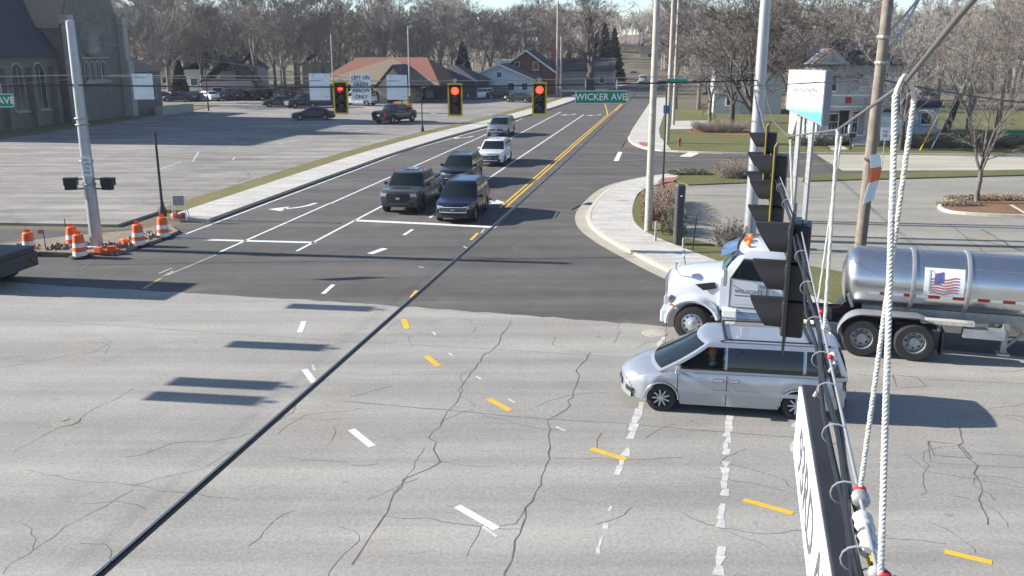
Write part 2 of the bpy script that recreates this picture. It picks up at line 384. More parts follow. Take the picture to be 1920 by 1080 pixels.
def worn_strip(p, q, wd, name, n=14, gap=()):
    A, B = G(*p), G(*q); t = (B-A).normalized(); nn = Vector((-t.y, t.x, 0)); k = n
    edge = [[], []]
    m = MB()
    for i in range(k):
        if i in gap: continue
        a, b = A.lerp(B, i/k), A.lerp(B, (i+.97)/k)
        j = lambda: rnd.uniform(-.2, .16)*wd*2
        m.add([a+nn*(wd/2+j()), a-nn*(wd/2+j()), b-nn*(wd/2+j()), b+nn*(wd/2+j())], [(0, 1, 2, 3)])
    for i, v in enumerate(m.v): m.v[i] = (v[0], v[1], .0122)
    return m.build(name, 'worn_paint', hwy)
worn_strip((1245, 622), (1160, 892), .14, 'crosswalk_line', 22, (6, 12, 18)); worn_strip((1145, 950), (1120, 1040), .07, 'crosswalk_line', 8, (1, 2, 4))
worn_strip((1367, 780), (1346, 1080), .15, 'crosswalk_line', 22, (7, 13, 17, 18)); worn_strip((1497, 792), (1500, 850), .26, 'crosswalk_line', 5)
# old faded arc on the fresh asphalt
dash((325, 508), (268, 542), .10, 'faded_yellow', road, ZR, 'faded_line'); dash((405, 478), (300, 522), .05, 'worn_paint', road, ZR, 'faded_line')
dash((322, 503), (298, 513), .06, 'worn_paint', road, ZR, 'faded_line')
# side street on the right
for a, b, wd, mt in [((1163, 285), (1155, 302), .35, 'white_paint'), ((1165, 286), (1270, 293), .08, 'worn_paint'), ((1160, 301), (1195, 301), .08, 'faded_yellow'), ((1303, 286), (1284, 294), .9, 'white_paint'), ((1240, 297), (1560, 303), .10, 'faded_yellow'), ((1245, 301), (1560, 307), .10, 'faded_yellow'), ((1480, 302), (1900, 306), .10, 'faded_yellow')]:
    dash(a, b, wd, mt, road, .0085, 'side_street_marking')
# ---------- cracks and joints in the highway
def crack(pts, wd=.035, jit=.06, par=None, z=None, name='crack'):
    P = [G(*p) for p in pts]; out = []
    for i in range(len(P)-1):
        n = max(2, int((P[i+1]-P[i]).length/.28))
        for k in range(n):
            q = P[i].lerp(P[i+1], k/n); out.append(q+Vector((rnd.uniform(-1, 1), rnd.uniform(-1, 1), 0))*jit)
    out.append(P[-1]); par = par or hwy
    MB().ribbon(out, [wd*rnd.uniform(.25, .85) for _ in out], z or .0115).build(name, 'crack', par)
crack([(958, 602), (930, 648), (905, 672), (868, 722), (850, 762), (808, 820), (827, 868), (760, 900), (725, 955), (720, 970), (660, 1060)], .045)
crack([(1110, 660), (1085, 690), (1080, 720), (1062, 770), (1030, 788), (1031, 860), (1015, 910), (985, 955), (975, 1000), (955, 1050), (945, 1100)], .05)
crack([(640, 753), (840, 770), (1025, 787), (1180, 795), (1290, 806), (1500, 822)], .04, .02, name='joint')
crack([(0, 597), (180, 608), (400, 624), (640, 640), (870, 652), (1000, 660), (1180, 672), (1290, 682)], .025, .015, name='joint')
crack([(640, 570), (900, 588), (1200, 600), (1250, 606)], .03, .02, name='joint')
crack([(720, 968), (800, 975), (900, 988), (975, 993)], .025); crack([(985, 955), (965, 985), (930, 990), (905, 985)], .03)
crack([(827, 868), (880, 873), (930, 876)], .02); crack([(45, 883), (130, 898), (330, 922), (450, 938)], .022); crack([(240, 912), (380, 880), (480, 822), (545, 775), (553, 755)], .02)
crack([(0, 1075), (120, 990), (250, 920)], .018); crack([(1031, 860), (1180, 862), (1280, 858)], .018); crack([(1120, 842), (1128, 812)], .03)
crack([(545, 786), (640, 786)], .016); crack([(625, 800), (632, 815), (608, 840)], .016); crack([(0, 690), (180, 660), (210, 640)], .02); crack([(20, 850), (110, 805), (250, 730)], .018)
crack([(1795, 800), (1805, 830), (1800, 845), (1830, 875), (1832, 905), (1845, 955), (1852, 985)], .045)
crack([(1695, 850), (1740, 885), (1920, 915)], .025, .01, name='joint'); crack([(1740, 830), (1745, 868), (1920, 878)], .02, .01, name='joint'); crack([(1830, 850), (1920, 857)], .03, .015, name='joint')
crack([(1740, 712), (1920, 720)], .03, .01, name='joint'); crack([(1600, 702), (1680, 708)], .02, .01, name='joint'); crack([(1840, 690), (1880, 698), (1920, 694)], .03)
def ring(pts, wd=.05): crack(pts+[pts[0]], wd, .01, name='patch_joint')
ring([(1673, 703), (1720, 708), (1738, 726), (1682, 728)]); ring([(1740, 828), (1800, 834), (1822, 860), (1752, 855)])
for u, v, rr, mt in [(125, 791, .29, 'lot2'), (1228, 625, .38, 'gutter')]:
    c = G(u, v); o = MB().lathe([(rr, 0), (rr*.96, .01), (0, .012)], 24, (c.x, c.y, .0095)).build('manhole_cover', mt, hwy)
MB().ribbon([G(118, 792), G(132, 787)], .07, .0235).build('manhole_slot', 'crack', hwy)
rh = random.Random(77)
for k in range(46):                      # hairline cracks, short and branching
    p = G(rh.uniform(-60, 1900), rh.uniform(600, 1060)); a = rh.choice([R(-11), R(79)])+rh.gauss(0, .5); P = [p]
    for j in range(rh.randint(5, 14)):
        a += rh.gauss(0, .35); P.append(P[-1]+Vector((math.cos(a), math.sin(a), 0))*rh.uniform(.1, .3))
    MB().ribbon(P, [rh.uniform(.006, .016) for _ in P], .0118).build('hairline_crack', 'crack', hwy)
for k in range(26):                      # and in the fresh asphalt's old joints
    p = G(rh.uniform(150, 1000), rh.uniform(440, 545)); a = GA+rh.gauss(0, .2); P = [p]
    for j in range(rh.randint(3, 7)):
        a += rh.gauss(0, .25); P.append(P[-1]+Vector((math.cos(a), math.sin(a), 0))*rh.uniform(.2, .5))
    if k < 8: MB().ribbon(P, [rh.uniform(.008, .02) for _ in P], .0066).build('hairline_crack', 'crack', road)
# skid and tyre stains: dark smudges with a shape of their own
for pts, wd in [([(110, 536), (145, 524)], .3), ([(150, 508), (172, 490)], .18)]:
    P = [G(*p) for p in pts]; MB().ribbon([P[0], P[0].lerp(P[1], .5), P[1]], [wd*.2, wd, wd*.2], ZR).build('tyre_mark', 'crack', road)
# ---------- left side: kerb, sidewalk, verge, big car park
KL = [AV(r, s) for r, s in [(-22.2, 39.5), (-22.2, 50), (-22.15, 60), (-22.0, 69), (-21.0, 84), (-18.8, 104), (-17.0, 130), (-15.8, 160), (-15.6, 200), (-15.6, 260)]]
KL = arc_pts(KL, 4)
def band(name, path, d0, d1, z0, z1, mat):
    a, b = offset(path, d0), offset(path, d1)
    m = MB(); n = len(a)
    vs = [(p.x, p.y, z0) for p in a]+[(p.x, p.y, z1) for p in a]+[(p.x, p.y, z1) for p in b]+[(p.x, p.y, z0) for p in b]
    fs = []
    for i in range(n-1):
        for q in range(3): fs.append((q*n+i, q*n+i+1, (q+1)*n+i+1, (q+1)*n+i))
    fs += [(0, n, 2*n, 3*n), (n-1, 4*n-1, 3*n-1, 2*n-1)]
    m.add(vs, fs); return struct(name, m, mat)
band('kerb', KL, 0, .17, -.02, .15, 'kerb')
def slabs(path, d0, d1, z1, ln, name, mat, parent_name):
    """sidewalk laid as separate concrete slabs with open joints"""
    root = band(parent_name, path, d0+.02, d1-.02, -.02, z1-.03, mat)
    acc = [0]
    P = [Vector((p[0], p[1], 0)) for p in path]
    for i in range(1, len(P)): acc.append(acc[-1]+(P[i]-P[i-1]).length)
    def pos(s):
        s = min(max(s, 0), acc[-1]); i = max(k for k in range(len(acc)-1) if acc[k] <= s+1e-9)
        t = (s-acc[i])/max(1e-6, acc[i+1]-acc[i]); p = P[i].lerp(P[i+1], t)
        tg = (P[min(i+2, len(P)-1)]-P[max(i-1, 0)]).normalized(); return p, Vector((-tg.y, tg.x, 0))
    s = 0; k = 0
    while s < acc[-1]-.3 and k < 90:
        e = min(s+ln, acc[-1]); (a, na), (b, nb) = pos(s+.012), pos(e-.012)
        dz = rnd.uniform(-.003, .003)
        q = [a+na*(d0+.01), a+na*(d1-.01), b+nb*(d1-.01), b+nb*(d0+.01)]
        MB().prism([(p.x, p.y) for p in q], z1-.06, z1+dz).build(name, mat, root)
        s = e; k += 1
    return root
slabs(KL[0:], .18, 2.35, .15, 1.8, 'slab', 'walk', 'sidewalk')
grassL = band('verge', KL[1:], 2.36, 3.9, -.02, .14, 'olive')
lotp = offset(KL[2:34], 3.7)
lotpoly = [W(-60, 34), W(-25.8, 37.6)]+[(p.x, p.y) for p in lotp]+[W(-40, 175), W(-130, 175), W(-130, 34)]
lot = struct('car_park', MB().prism([(p[0], p[1]) for p in lotpoly], -.02, .10), 'lot')
for pts in [[(0, 355), (130, 352), (300, 350), (430, 352)], [(250, 200), (420, 250), (600, 300)], [(330, 320), (520, 285), (700, 262)], [(20, 420), (200, 395), (400, 370)], [(430, 350), (470, 330), (455, 318)], [(60, 300), (200, 312), (330, 330)], [(380, 400), (300, 390), (260, 376)]]:
    P = []
    for i in range(len(pts)-1):
        for k in range(10):
            p = G(*pts[i], .1).lerp(G(*pts[i+1], .1), k/10); P.append(p+Vector((rnd.uniform(-.12, .12), rnd.uniform(-.12, .12), 0)))
    MB().ribbon(P, [rnd.uniform(.02, .07) for _ in P], .104).build('crack', 'crack', lot)
for a, b in [((373, 284), (362, 302)), ((440, 295), (436, 300)), ((640, 250), (720, 240)), ((560, 262), (520, 270)), ((300, 317), (340, 303))]:
    A, B = G(*a, .1), G(*b, .1); MB().ribbon([A, B], .10, .105).build('bay_line', 'worn_paint', lot)
# church lawn and path
CH0 = Vector((-49.84, 89.18, 0))
struct('lawn', MB().prism([tuple((CH0+W(-30, -40)-W(0, 0))[:2]), tuple((CH0+W(7, -40))[:2]), tuple((CH0+W(5.5, 0))[:2]), tuple((CH0+W(3.5, 28))[:2]), tuple((CH0+W(2, 40))[:2]), tuple((CH0+W(-30, 40))[:2])], -.02, .16), 'olive')
# ---------- right corner: gutter, kerb, sidewalk
KR = [G(1560, 640), G(1440, 592), G(1330, 556), G(1250, 525), G(1180, 490), G(1110, 450), G(1080, 420), G(1086, 390), G(1130, 352), G(1195, 334), G(1262, 325)]
KR = arc_pts(KR, 5)
a, b = offset(KR, 0), offset(KR, -.62)
struct('gutter', MB().add([(p.x, p.y, .0125) for p in a]+[(p.x, p.y, .016) for p in b], [(i, len(a)+i, len(a)+i+1, i+1) for i in range(len(a)-1)]), 'gutter')
kerbR = band('kerb', KR, -.60, -.78, -.02, .14, 'kerb')
yk = band('kerb_paint', KR[12:27], -.595, -.785, .02, .145, 'ykerb'); yk.parent = kerbR; del yk['kind']
WR = [G(1330, 490), G(1280, 470), G(1230, 450), G(1197, 430), G(1186, 410), G(1188, 385), G(1205, 360), G(1262, 340)]
sw = [(p.x, p.y) for p in offset(KR[8:], -.78)]
inner = [(p.x, p.y) for p in arc_pts([G(1620, 600), G(1450, 535)]+WR, 4)]
swr = struct('sidewalk', MB().prism([(p.x, p.y) for p in offset(KR, -.78)]+inner[::-1], -.02, .105), 'gutter')
# slabs fan round the corner
o1 = offset(KR, -.80)
def resample(P, n):
    P = [Vector((p[0], p[1], 0)) for p in P]; acc = [0]
    for i in range(1, len(P)): acc.append(acc[-1]+(P[i]-P[i-1]).length)
    out = []
    for k in range(n+1):
        s = acc[-1]*k/n; i = min(max(j for j in range(len(acc)) if acc[j] <= s+1e-9), len(P)-2)
        out.append(P[i].lerp(P[i+1], (s-acc[i])/max(1e-6, acc[i+1]-acc[i])))
    return out
NA = 22; A1, B1 = resample(o1, NA*2), resample(inner, NA*2)
for i in range(NA):
    a0, a1, b0, b1 = A1[2*i], A1[2*i+2], B1[2*i], B1[2*i+2]; am, bm = A1[2*i+1], B1[2*i+1]
    e = .004
    q = [a0.lerp(am, e*4), am, a1.lerp(am, e*4), b1.lerp(bm, e*4), bm, b0.lerp(bm, e*4)]
    MB().prism([(p.x, p.y) for p in q], .08, .14+rnd.uniform(-.002, .002)).build('slab', 'walk', swr)
MB().sheet([G(1232, 343, .147)[:2], G(1262, 340, .147)[:2], G(1275, 331, .147)[:2], G(1240, 334, .147)[:2]], .147).build('tactile_pad', 'ramp', swr)
MB().lathe([(.0, .004), (.3, .004), (.3, 0)], 16, (*G(1166, 381)[:2], .143)).build('utility_lid', 'gutter', swr)
c = G(1105, 383); MB().box((c.x, c.y, .03), (.7, .45, .03), R(60)).build('drain_grate', 'black', None)['kind'] = 'structure'
# grass on the corner
gr = [(p.x, p.y) for p in arc_pts([G(1620, 600), G(1450, 535)]+WR[:7], 4)]+[G(1222, 362)[:2], G(1212, 385)[:2], G(1218, 418)[:2], G(1255, 443)[:2], G(1330, 462)[:2], G(1440, 490)[:2], G(1600, 520)[:2], G(1950, 540)[:2], G(1950, 610)[:2]]
struct('verge', MB().prism(gr, -.02, .135), 'grass')
struct('hedge_bed', MB().prism([G(1205, 362)[:2], G(1262, 345)[:2], G(1280, 350)[:2], G(1272, 455)[:2], G(1255, 443)[:2], G(1218, 418)[:2], G(1212, 385)[:2]], -.02, .15), 'mulch')
struct('verge', MB().prism([G(1262, 340)[:2], G(1262, 328)[:2], G(1300, 322)[:2], G(1420, 322)[:2], G(1420, 345)[:2], G(1290, 350)[:2]], -.02, .13), 'grass')
lot2 = struct('car_park', MB().prism([G(1283, 350)[:2], G(1420, 345)[:2], G(1420, 336)[:2], G(1940, 326)[:2], G(2600, 322)[:2], G(2600, 560)[:2], G(1950, 541)[:2], G(1600, 521)[:2], G(1440, 491)[:2], G(1330, 463)[:2], G(1274, 456)[:2]], -.02, .06), 'lot2')
for pts, wd in [([(1780, 420), (1840, 470), (1920, 540)], .06), ([(1560, 390), (1700, 440), (1760, 478)], .04), ([(1840, 430), (1920, 475)], .15), ([(1625, 375), (1640, 400), (1760, 408)], .03)]:
    P = []
    for i in range(len(pts)-1):
        for k in range(12): P.append(G(*pts[i], .06).lerp(G(*pts[i+1], .06), k/12)+Vector((rnd.uniform(-.06, .06), rnd.uniform(-.06, .06), 0)))
    MB().ribbon(P, [wd*rnd.uniform(.4, 1.2) for _ in P], .064).build('crack', 'crack', lot2)
for a, b in [((1285, 391), (1345, 394)), ((1285, 411), (1360, 417)), ((1290, 442), (1345, 447)), ((1284, 366), (1400, 367))]:
    MB().ribbon([G(*a, .06), G(*b, .06)], .1, .066).build('bay_line', 'faded_yellow', lot2)
# verge between car park and side street, side street in pale concrete further on
struct('verge', MB().prism([G(1505, 332)[:2], G(1940, 321)[:2], G(2600, 318)[:2], G(2600, 328)[:2], G(1940, 331)[:2], G(1505, 343)[:2]], -.02, .14), 'grass')
struct('side_street', MB().sheet([G(1520, 284)[:2], G(1580, 320)[:2], G(2600, 318)[:2], G(2600, 293)[:2], G(1700, 288)[:2]], .0065), 'lane')
# far side of the side street: sidewalk, kerb and lawn
K2 = arc_pts([W(-5, 150), W(-5, 110), W(-5, 92), W(-4.9, 86), G(1178, 262), G(1195, 275), G(1240, 284), G(1400, 290), G(1600, 290), G(1940, 293), G(2600, 296)], 4)
band('kerb', K2, .0, .16, -.02, .14, 'kerb')
s2 = [(p.x, p.y) for p in offset(K2, .16)[:24]]
struct('sidewalk', MB().prism(s2+[G(1258, 283)[:2], G(1238, 260)[:2], W(-2.4, 92)[:2], W(-2.4, 110)[:2], W(-2.4, 150)[:2]], -.02, .135), 'walk')
MB().sheet([G(1196, 266, .14)[:2], G(1222, 268, .14)[:2], G(1228, 276, .14)[:2], G(1203, 273, .14)[:2]], .143).build('tactile_pad', 'ramp', None)['kind'] = 'structure'
struct('lawn', MB().prism([(p.x, p.y) for p in offset(K2, .17)[24:]]+[G(2600, 215)[:2], G(1600, 205)[:2], W(-2.4, 122)[:2], W(-2.4, 110)[:2], W(-2.4, 92)[:2], G(1238, 260)[:2], G(1258, 283)[:2]], -.02, .12), 'grass')
struct('driveway', MB().prism([G(1255, 245)[:2], G(1330, 243)[:2], G(1335, 228)[:2], G(1262, 229)[:2]], .1, .135), 'walk')
struct('footpath', MB().prism([G(1535, 258)[:2], G(1552, 257)[:2], G(1590, 283)[:2], G(1560, 284)[:2]], .1, .135), 'kerb')
struct('planting_bed', MB().prism([G(1290, 253)[:2], G(1420, 258)[:2], G(1420, 246)[:2], G(1300, 240)[:2]], .1, .15), 'mulch')
# island with a tree in the right car park
isl = arc_pts([G(1950, 412), G(1850, 408), G(1780, 402), G(1758, 392), G(1772, 384), G(1830, 377), G(1950, 370)], 4)
isk = band('kerb', isl, -.16, .0, .0, .2, 'kerb')
struct('planting_bed', MB().prism([(p.x, p.y) for p in offset(isl, -.17)], .0, .17), 'mulch')
MB().ribbon([G(1895, 385, .17), G(1935, 408, .17)], .18, .2).build('inner_kerb', 'kerb', None)['kind'] = 'structure'
# bank of bare soil where the corner is being dug up (left)
def mound(name, pts, h, mat, n=260, rr=.09, seed=1):
    r_ = random.Random(seed); m = MB()
    xs = [p[0] for p in pts]; ys = [p[1] for p in pts]
    for _ in range(n):
        t = r_.random()*(len(pts)-1); i = int(t); p = Vector(pts[i][:2]).lerp(Vector(pts[i+1][:2]), t-i)
        q = (p.x+r_.gauss(0, .35), p.y+r_.gauss(0, .35)); s = r_.uniform(.4, 1.6)*rr; d = 1-min(1, (Vector(q)-p).length/1.0)
        e = [Vector((r_.uniform(-1, 1), r_.uniform(-1, 1), r_.uniform(-.7, .9))).normalized()*s*r_.uniform(.7, 1.2) for _ in range(6)]
        e = [Vector((s, 0, 0)), Vector((-s, 0, r_.uniform(-.2, .2)*s)), Vector((0, s*r_.uniform(.6, 1.2), 0)), Vector((r_.uniform(-.3, .3)*s, -s, 0)), Vector((0, 0, s*.8)), Vector((0, 0, -s))]
        o = Vector((q[0], q[1], h*d*r_.uniform(.2, 1)+s*.3))
        m.add([o+x for x in e], [(0, 2, 4), (2, 1, 4), (1, 3, 4), (3, 0, 4), (2, 0, 5), (1, 2, 5), (3, 1, 5), (0, 3, 5)])
    o = m.build(name, mat); tag(o, kind='stuff'); return o
struct('dug_ground', MB().prism([G(20, 478)[:2], G(150, 480)[:2], G(235, 473)[:2], G(300, 452)[:2], G(335, 437)[:2], G(318, 425)[:2], G(250, 436)[:2], G(120, 448)[:2], G(0, 462)[:2]], -.02, .115), 'rubble')
tag(mound('rubble', [G(20, 470), G(110, 470), G(150, 465), G(220, 470), G(260, 455), G(300, 440)], .28, 'rubble', 420), 'broken earth and rubble heaped round the steel signal pole', 'rubble')
# ================================================================== BUILDINGS
def wall_windows(root, rects, o, ax, az, nrm, frame='white', pane='pane', name='window', sill=True, mull=(1, 1)):
    """each window: frame bars, panes and sill proud of a wall; rect = (s0, s1, z0, z1) along the wall"""
    o, ax, az, nrm = Vector(o), Vector(ax), Vector(az), Vector(nrm)
    mt = Matrix((ax, nrm, az)).transposed()
    for (a, b, c, d) in rects:
        ctr = o+ax*(a+b)/2+az*(c+d)/2; wd, hh = b-a, d-c; t = .08
        fr = MB()
        for sx in (-1, 1): fr.box(ctr+ax*sx*(wd/2)+nrm*.03, (t, .1, hh+t), m=mt)
        for sz in (-1, 1): fr.box(ctr+az*sz*(hh/2)+nrm*.031, (wd+t*.9, .098, t), m=mt)
        for k in range(1, mull[0]): fr.box(ctr+ax*(-wd/2+wd*k/mull[0])+nrm*.028, (.04, .06, hh), m=mt)
        for k in range(1, mull[1]): fr.box(ctr+az*(-hh/2+hh*k/mull[1])+nrm*.027, (wd, .06, .04), m=mt)
        w_ = fr.build(name, frame, root)
        MB().box(ctr+nrm*.012, (wd, .02, hh), m=mt).build('pane', pane, w_)
        if sill: MB().box(ctr-az*(hh/2+.06)+nrm*.07, (wd+.25, .16, .06), m=mt).build('sill', frame, w_)
X3, Y3, Z3 = Vector((1, 0, 0)), Vector((0, 1, 0)), Vector((0, 0, 1))
# siding: real lapped boards
def boards(root, o, ax, az, nrm, ln, hh, mat, lap=.22, name='siding'):
    o, ax, az, nrm = Vector(o), Vector(ax), Vector(az), Vector(nrm); k = int(hh/lap)
    proto = None
    for i in range(k):
        if proto is None:
            m = MB(); a = o-o
            m.add([a, ax*ln, ax*ln+az*lap, az*lap, nrm*.03, ax*ln+nrm*.03, ax*ln+az*lap+nrm*.005, az*lap+nrm*.005], [(4, 5, 6, 7), (0, 1, 5, 4), (0, 4, 7, 3), (1, 2, 6, 5), (3, 7, 6, 2)])
            proto = m.build(name, mat, root); proto.location = o
        else:
            c = proto.copy(); COL.objects.link(c); c.parent = root; c.location = o+az*lap*i
def gable_roof(root, x0, x1, y0, y1, ze, zr, axis='x', mat='shingle', ov=.35, name='roof', th=.16):
    """gable roof; ridge runs along axis"""
    m = MB()
    if axis == 'x':
        ym = (y0+y1)/2; k = (zr-ze)/(ym-y0); e0, e1 = y0-ov, y1+ov; zl = ze-ov*k
        m.extr([(e0, zl), (ym, zr), (e1, zl), (e1, zl+th), (ym, zr+th*1.2), (e0, zl+th)], (x0-ov, 0, 0), Y3, Z3, X3, x1-x0+2*ov)
    else:
        xm = (x0+x1)/2; k = (zr-ze)/(xm-x0); e0, e1 = x0-ov, x1+ov; zl = ze-ov*k
        m.extr([(e0, zl), (xm, zr), (e1, zl), (e1, zl+th), (xm, zr+th*1.2), (e0, zl+th)], (0, y0-ov, 0), X3, Z3, Y3, y1-y0+2*ov)
    return m.build(name, mat, root)
def hip_roof(root, x0, x1, y0, y1, ze, zr, ridge, mat='shingle', ov=.45, name='roof'):
    x0 -= ov; x1 += ov; y0 -= ov; y1 += ov; ym = (y0+y1)/2; xm = (x0+x1)/2
    vs = [(x0, y0, ze), (x1, y0, ze), (x1, y1, ze), (x0, y1, ze), (xm-ridge/2, ym, zr), (xm+ridge/2, ym, zr), (x0, y0, ze-.18), (x1, y0, ze-.18), (x1, y1, ze-.18), (x0, y1, ze-.18)]
    return MB().add(vs, [(0, 1, 5, 4), (1, 2, 5), (2, 3, 4, 5), (3, 0, 4), (6, 7, 1, 0), (7, 8, 2, 1), (8, 9, 3, 2), (9, 6, 0, 3), (9, 8, 7, 6)]).build(name, mat, root)
M['shingle'] = pm('brown_shingle', (.20, .148, .105), .9, var=.22, scale=6, bump=.4, bscale=14)
M['shingle_d'] = pm('dark_shingle', (.055, .055, .065), .9, var=.25, scale=6, bump=.4, bscale=14)
M['shingle_t'] = pm('tan_shingle', (.31, .235, .17), .9, var=.15, scale=5, bump=.3, bscale=14)
M['stone'] = pm('church_stone', (.17, .15, .13), .9, var=.2, scale=1.4, bump=.4, bscale=5)
M['stone_l'] = pm('dressed_stone', (.36, .33, .29), .85, var=.12, scale=3)
M['brick'] = pm('red_brick', (.20, .085, .06), .9, var=.25, scale=5, bump=.3, bscale=12)
M['siding'] = pm('pale_blue_siding', (.50, .58, .62), .6, var=.06, scale=2)
M['sidingw'] = pm('white_siding', (.43, .45, .46), .6, var=.06, scale=2)
M['tansiding'] = pm('tan_siding', (.38, .33, .26), .7, var=.1, scale=2)
# ---- church
ch = thing('church', CH0, GA, 'large grey stone church with rose window and steep tan roof beside the car park', 'church')
D = 15
MB().box((3.8, D/2, 3.85), (26.6, D, 7.7)).build('wall', 'stone', ch)
gable_roof(ch, -9.5, 12, 0, D, 7.7, 17.5, 'x', 'shingle_d', .5, 'roof')  # nave is tan shingled too; the dark shingle puts its shade into the colour
tr = MB(); tr.extr([(9.7, 0), (19.6, 0), (19.6, 10.7), (14.65, 20.5), (9.7, 10.7)], (0, -1.2, 0), X3, Z3, Y3, 16.5); tr.build('transept', 'stone', ch)
m = MB(); th = .25
m.extr([(9.3, 9.9), (14.65, 20.5), (20.0, 9.9), (20.0, 10.25), (14.65, 21.0), (9.3, 10.25)], (0, -.95, 0), X3, Z3, Y3, 16); m.build('transept_roof', 'shingle_t', ch)
for x in (9.9, 19.5):
    b_ = MB(); b_.box((x, -1.7, 3.2), (1.0, 1.1, 6.4)); b_.box((x, -1.55, 8.3), (.85, .8, 4.0)); b_.box((x, -1.5, 10.8), (1.1, 1.0, .9)); b_.build('buttress', 'stone_l', ch)
# rose window: outer ring, hub, twelve spokes, dark glass
RC = Vector((14.15, -1.2, 8.95)); RR = 1.85
rw = MB().lathe([(RR+.18, -.16), (RR+.18, .0), (RR-.12, .0), (RR-.12, -.16), (RR+.18, -.16)], 40, RC, 'Y').build('rose_window', 'stone_l', ch)
MB().lathe([(0, -.05), (RR-.1, -.05), (RR-.1, 0)], 40, RC, 'Y').build('pane', 'pane', rw)
for k in range(12):
    a = k*math.pi/6; d = Vector((math.cos(a), 0, math.sin(a)))
    MB().tube([RC+d*.4+Vector((0, -.09, 0)), RC+d*1.35+Vector((0, -.09, 0))], .055, 6).build('spoke', 'stone_l', rw)
    c_ = RC+Vector((math.cos(a+math.pi/12), 0, math.sin(a+math.pi/12)))*1.48
    MB().lathe([(.3, -.13), (.3, 0), (.2, 0), (.2, -.13), (.3, -.13)], 14, c_, 'Y').build('roundel', 'stone_l', rw)
MB().lathe([(.42, -.14), (.42, 0), (.24, 0), (.24, -.14), (.42, -.14)], 18, RC, 'Y').build('hub', 'stone_l', rw)
def lancet(root, x, y, z0, wd, hh, name='arched_window', recess=True):
    n = 10; r = wd/2
    def outline(g): return [(x-r-g, z0-g), (x+r+g, z0-g)]+[(x+(r+g)*math.cos(i*math.pi/n), z0+hh-r+(r+g)*1.35*math.sin(i*math.pi/n)) for i in range(n+1)]
    f = MB().extr(outline(.14), (0, y, 0), X3, Z3, Y3, -.10).build(name, 'stone_l', root)
    MB().extr(outline(0), (0, y-.1, 0), X3, Z3, Y3, -.02).build('pane', 'pane', f)
    MB().box((x, y-.13, z0+hh/2), (.07, .05, hh)).build('mullion', 'stone_l', f)
    MB().box((x, y-.2, z0-.2), (wd+.5, .35, .16)).build('sill', 'stone_l', f)
for x in (-1.2, 3.3, 6.5): lancet(ch, x, 0, 1.9, 1.5, 4.2)
for x in (1.2, 5.0, 8.4): MB().box((x, -.35, 3), (.6, .7, 6)).build('buttress', 'stone', ch)
for k in range(4): lancet(ch, 12.7+k*1.0, -1.2, 4.55, .62, 1.75, 'arcade_window')
MB().box((14.2, -1.35, 6.85), (4.8, .3, .16)).build('string_course', 'stone_l', ch); MB().box((14.2, -1.38, 4.2), (4.8, .36, .18)).build('string_course', 'stone_l', ch)
MB().box((10.9, -1.28, 1.6), (1.2, .2, 2.6)).build('door', 'darkbark', ch)
MB().box((23, 4, 2.6), (7, 11, 5.2)).build('side_wing', 'stone', ch)
MB().add([(19.65, -1.9, 5.1), (27, -1.9, 5.1), (27, 4, 7.4), (19.65, 4, 7.6), (27, 9.5, 5.1), (19.65, 9.5, 5.1)], [(0, 1, 2, 3), (3, 2, 4, 5), (1, 4, 2)]).build('wing_roof', 'shingle_d', ch)
wall_windows(ch, [(21.3, 22.4, 2.0, 3.6), (24, 25.1, 2.0, 3.6)], (0, -1.5, 0), X3, Z3, -Y3, 'stone_l', mull=(2, 2))
tw = MB(); tw.box((1.5, 10, 9), (3.6, 3.6, 18)); tw.build('tower', 'stone', ch); MB().lathe([(2.5, 18), (0, 23)], 4, (1.5, 10, 0)).build('spire', 'shingle_t', ch)
MB().box((24.5, -4.3, .55), (7, 1.0, 1.1)).build('garden_wall', 'stone_l', ch)
# ---- brown roofed building
br = thing('low_building', (W(-44.2, 0)+W(0, 137)), GA, 'low brick building with broad brown hip roof and dark front gable', 'building')
MB().box((0, 0, 1.35), (16, 18, 2.7)).build('wall', 'brick', br)
hip_roof(br, -8, 8, -9, 9, 2.7, 6.3, 0.5, 'shingle', .7)
# ridge runs across the view: rebuilt as a long ridge
br.children[-1].data.vertices[4].co = (0, -5, 6.3); br.children[-1].data.vertices[5].co = (0, 5, 6.3)
me = br.children[-1].data; me.clear_geometry()
v = [(-8.7, -9.7, 2.7), (8.7, -9.7, 2.7), (8.7, 9.7, 2.7), (-8.7, 9.7, 2.7), (0, -5.5, 6.4), (0, 5.5, 6.4), (-8.7, -9.7, 2.5), (8.7, -9.7, 2.5), (8.7, 9.7, 2.5), (-8.7, 9.7, 2.5)]
me.from_pydata(v, [], [(0, 1, 4), (1, 2, 5, 4), (2, 3, 5), (3, 0, 4, 5), (6, 7, 1, 0), (7, 8, 2, 1), (8, 9, 3, 2), (9, 6, 0, 3), (9, 8, 7, 6)])
g = MB().extr([(-5.2, 0), (-.8, 0), (-.8, 2.6), (-3, 5.0), (-5.2, 2.6)], (-9.4, 0, 0), Y3, Z3, X3, 7); g.build('front_gable', 'tansiding', br)
MB().extr([(-5.8, 2.2), (-3, 5.2), (-.2, 2.2), (-.2, 2.4), (-3, 5.5), (-5.8, 2.4)], (-9.7, 0, 0), Y3, Z3, X3, 7).build('gable_roof', 'shingle_d', br)
lan = MB().box((-9.45, -3, 1.2), (.1, 1.8, 2.4)).build('door', 'glass', br)
for y in (-8, -6.5, 1, 3, 5, 7): MB().box((-8.03, y, 1.5), (.08, 1.0, 1.2)).build('window', 'pane', br)
ann = thing('flat_annex', W(-35.5, 0)+W(0, 143), GA, 'dark grey low annex with hip roof between the brown roof and the blue house', 'building')
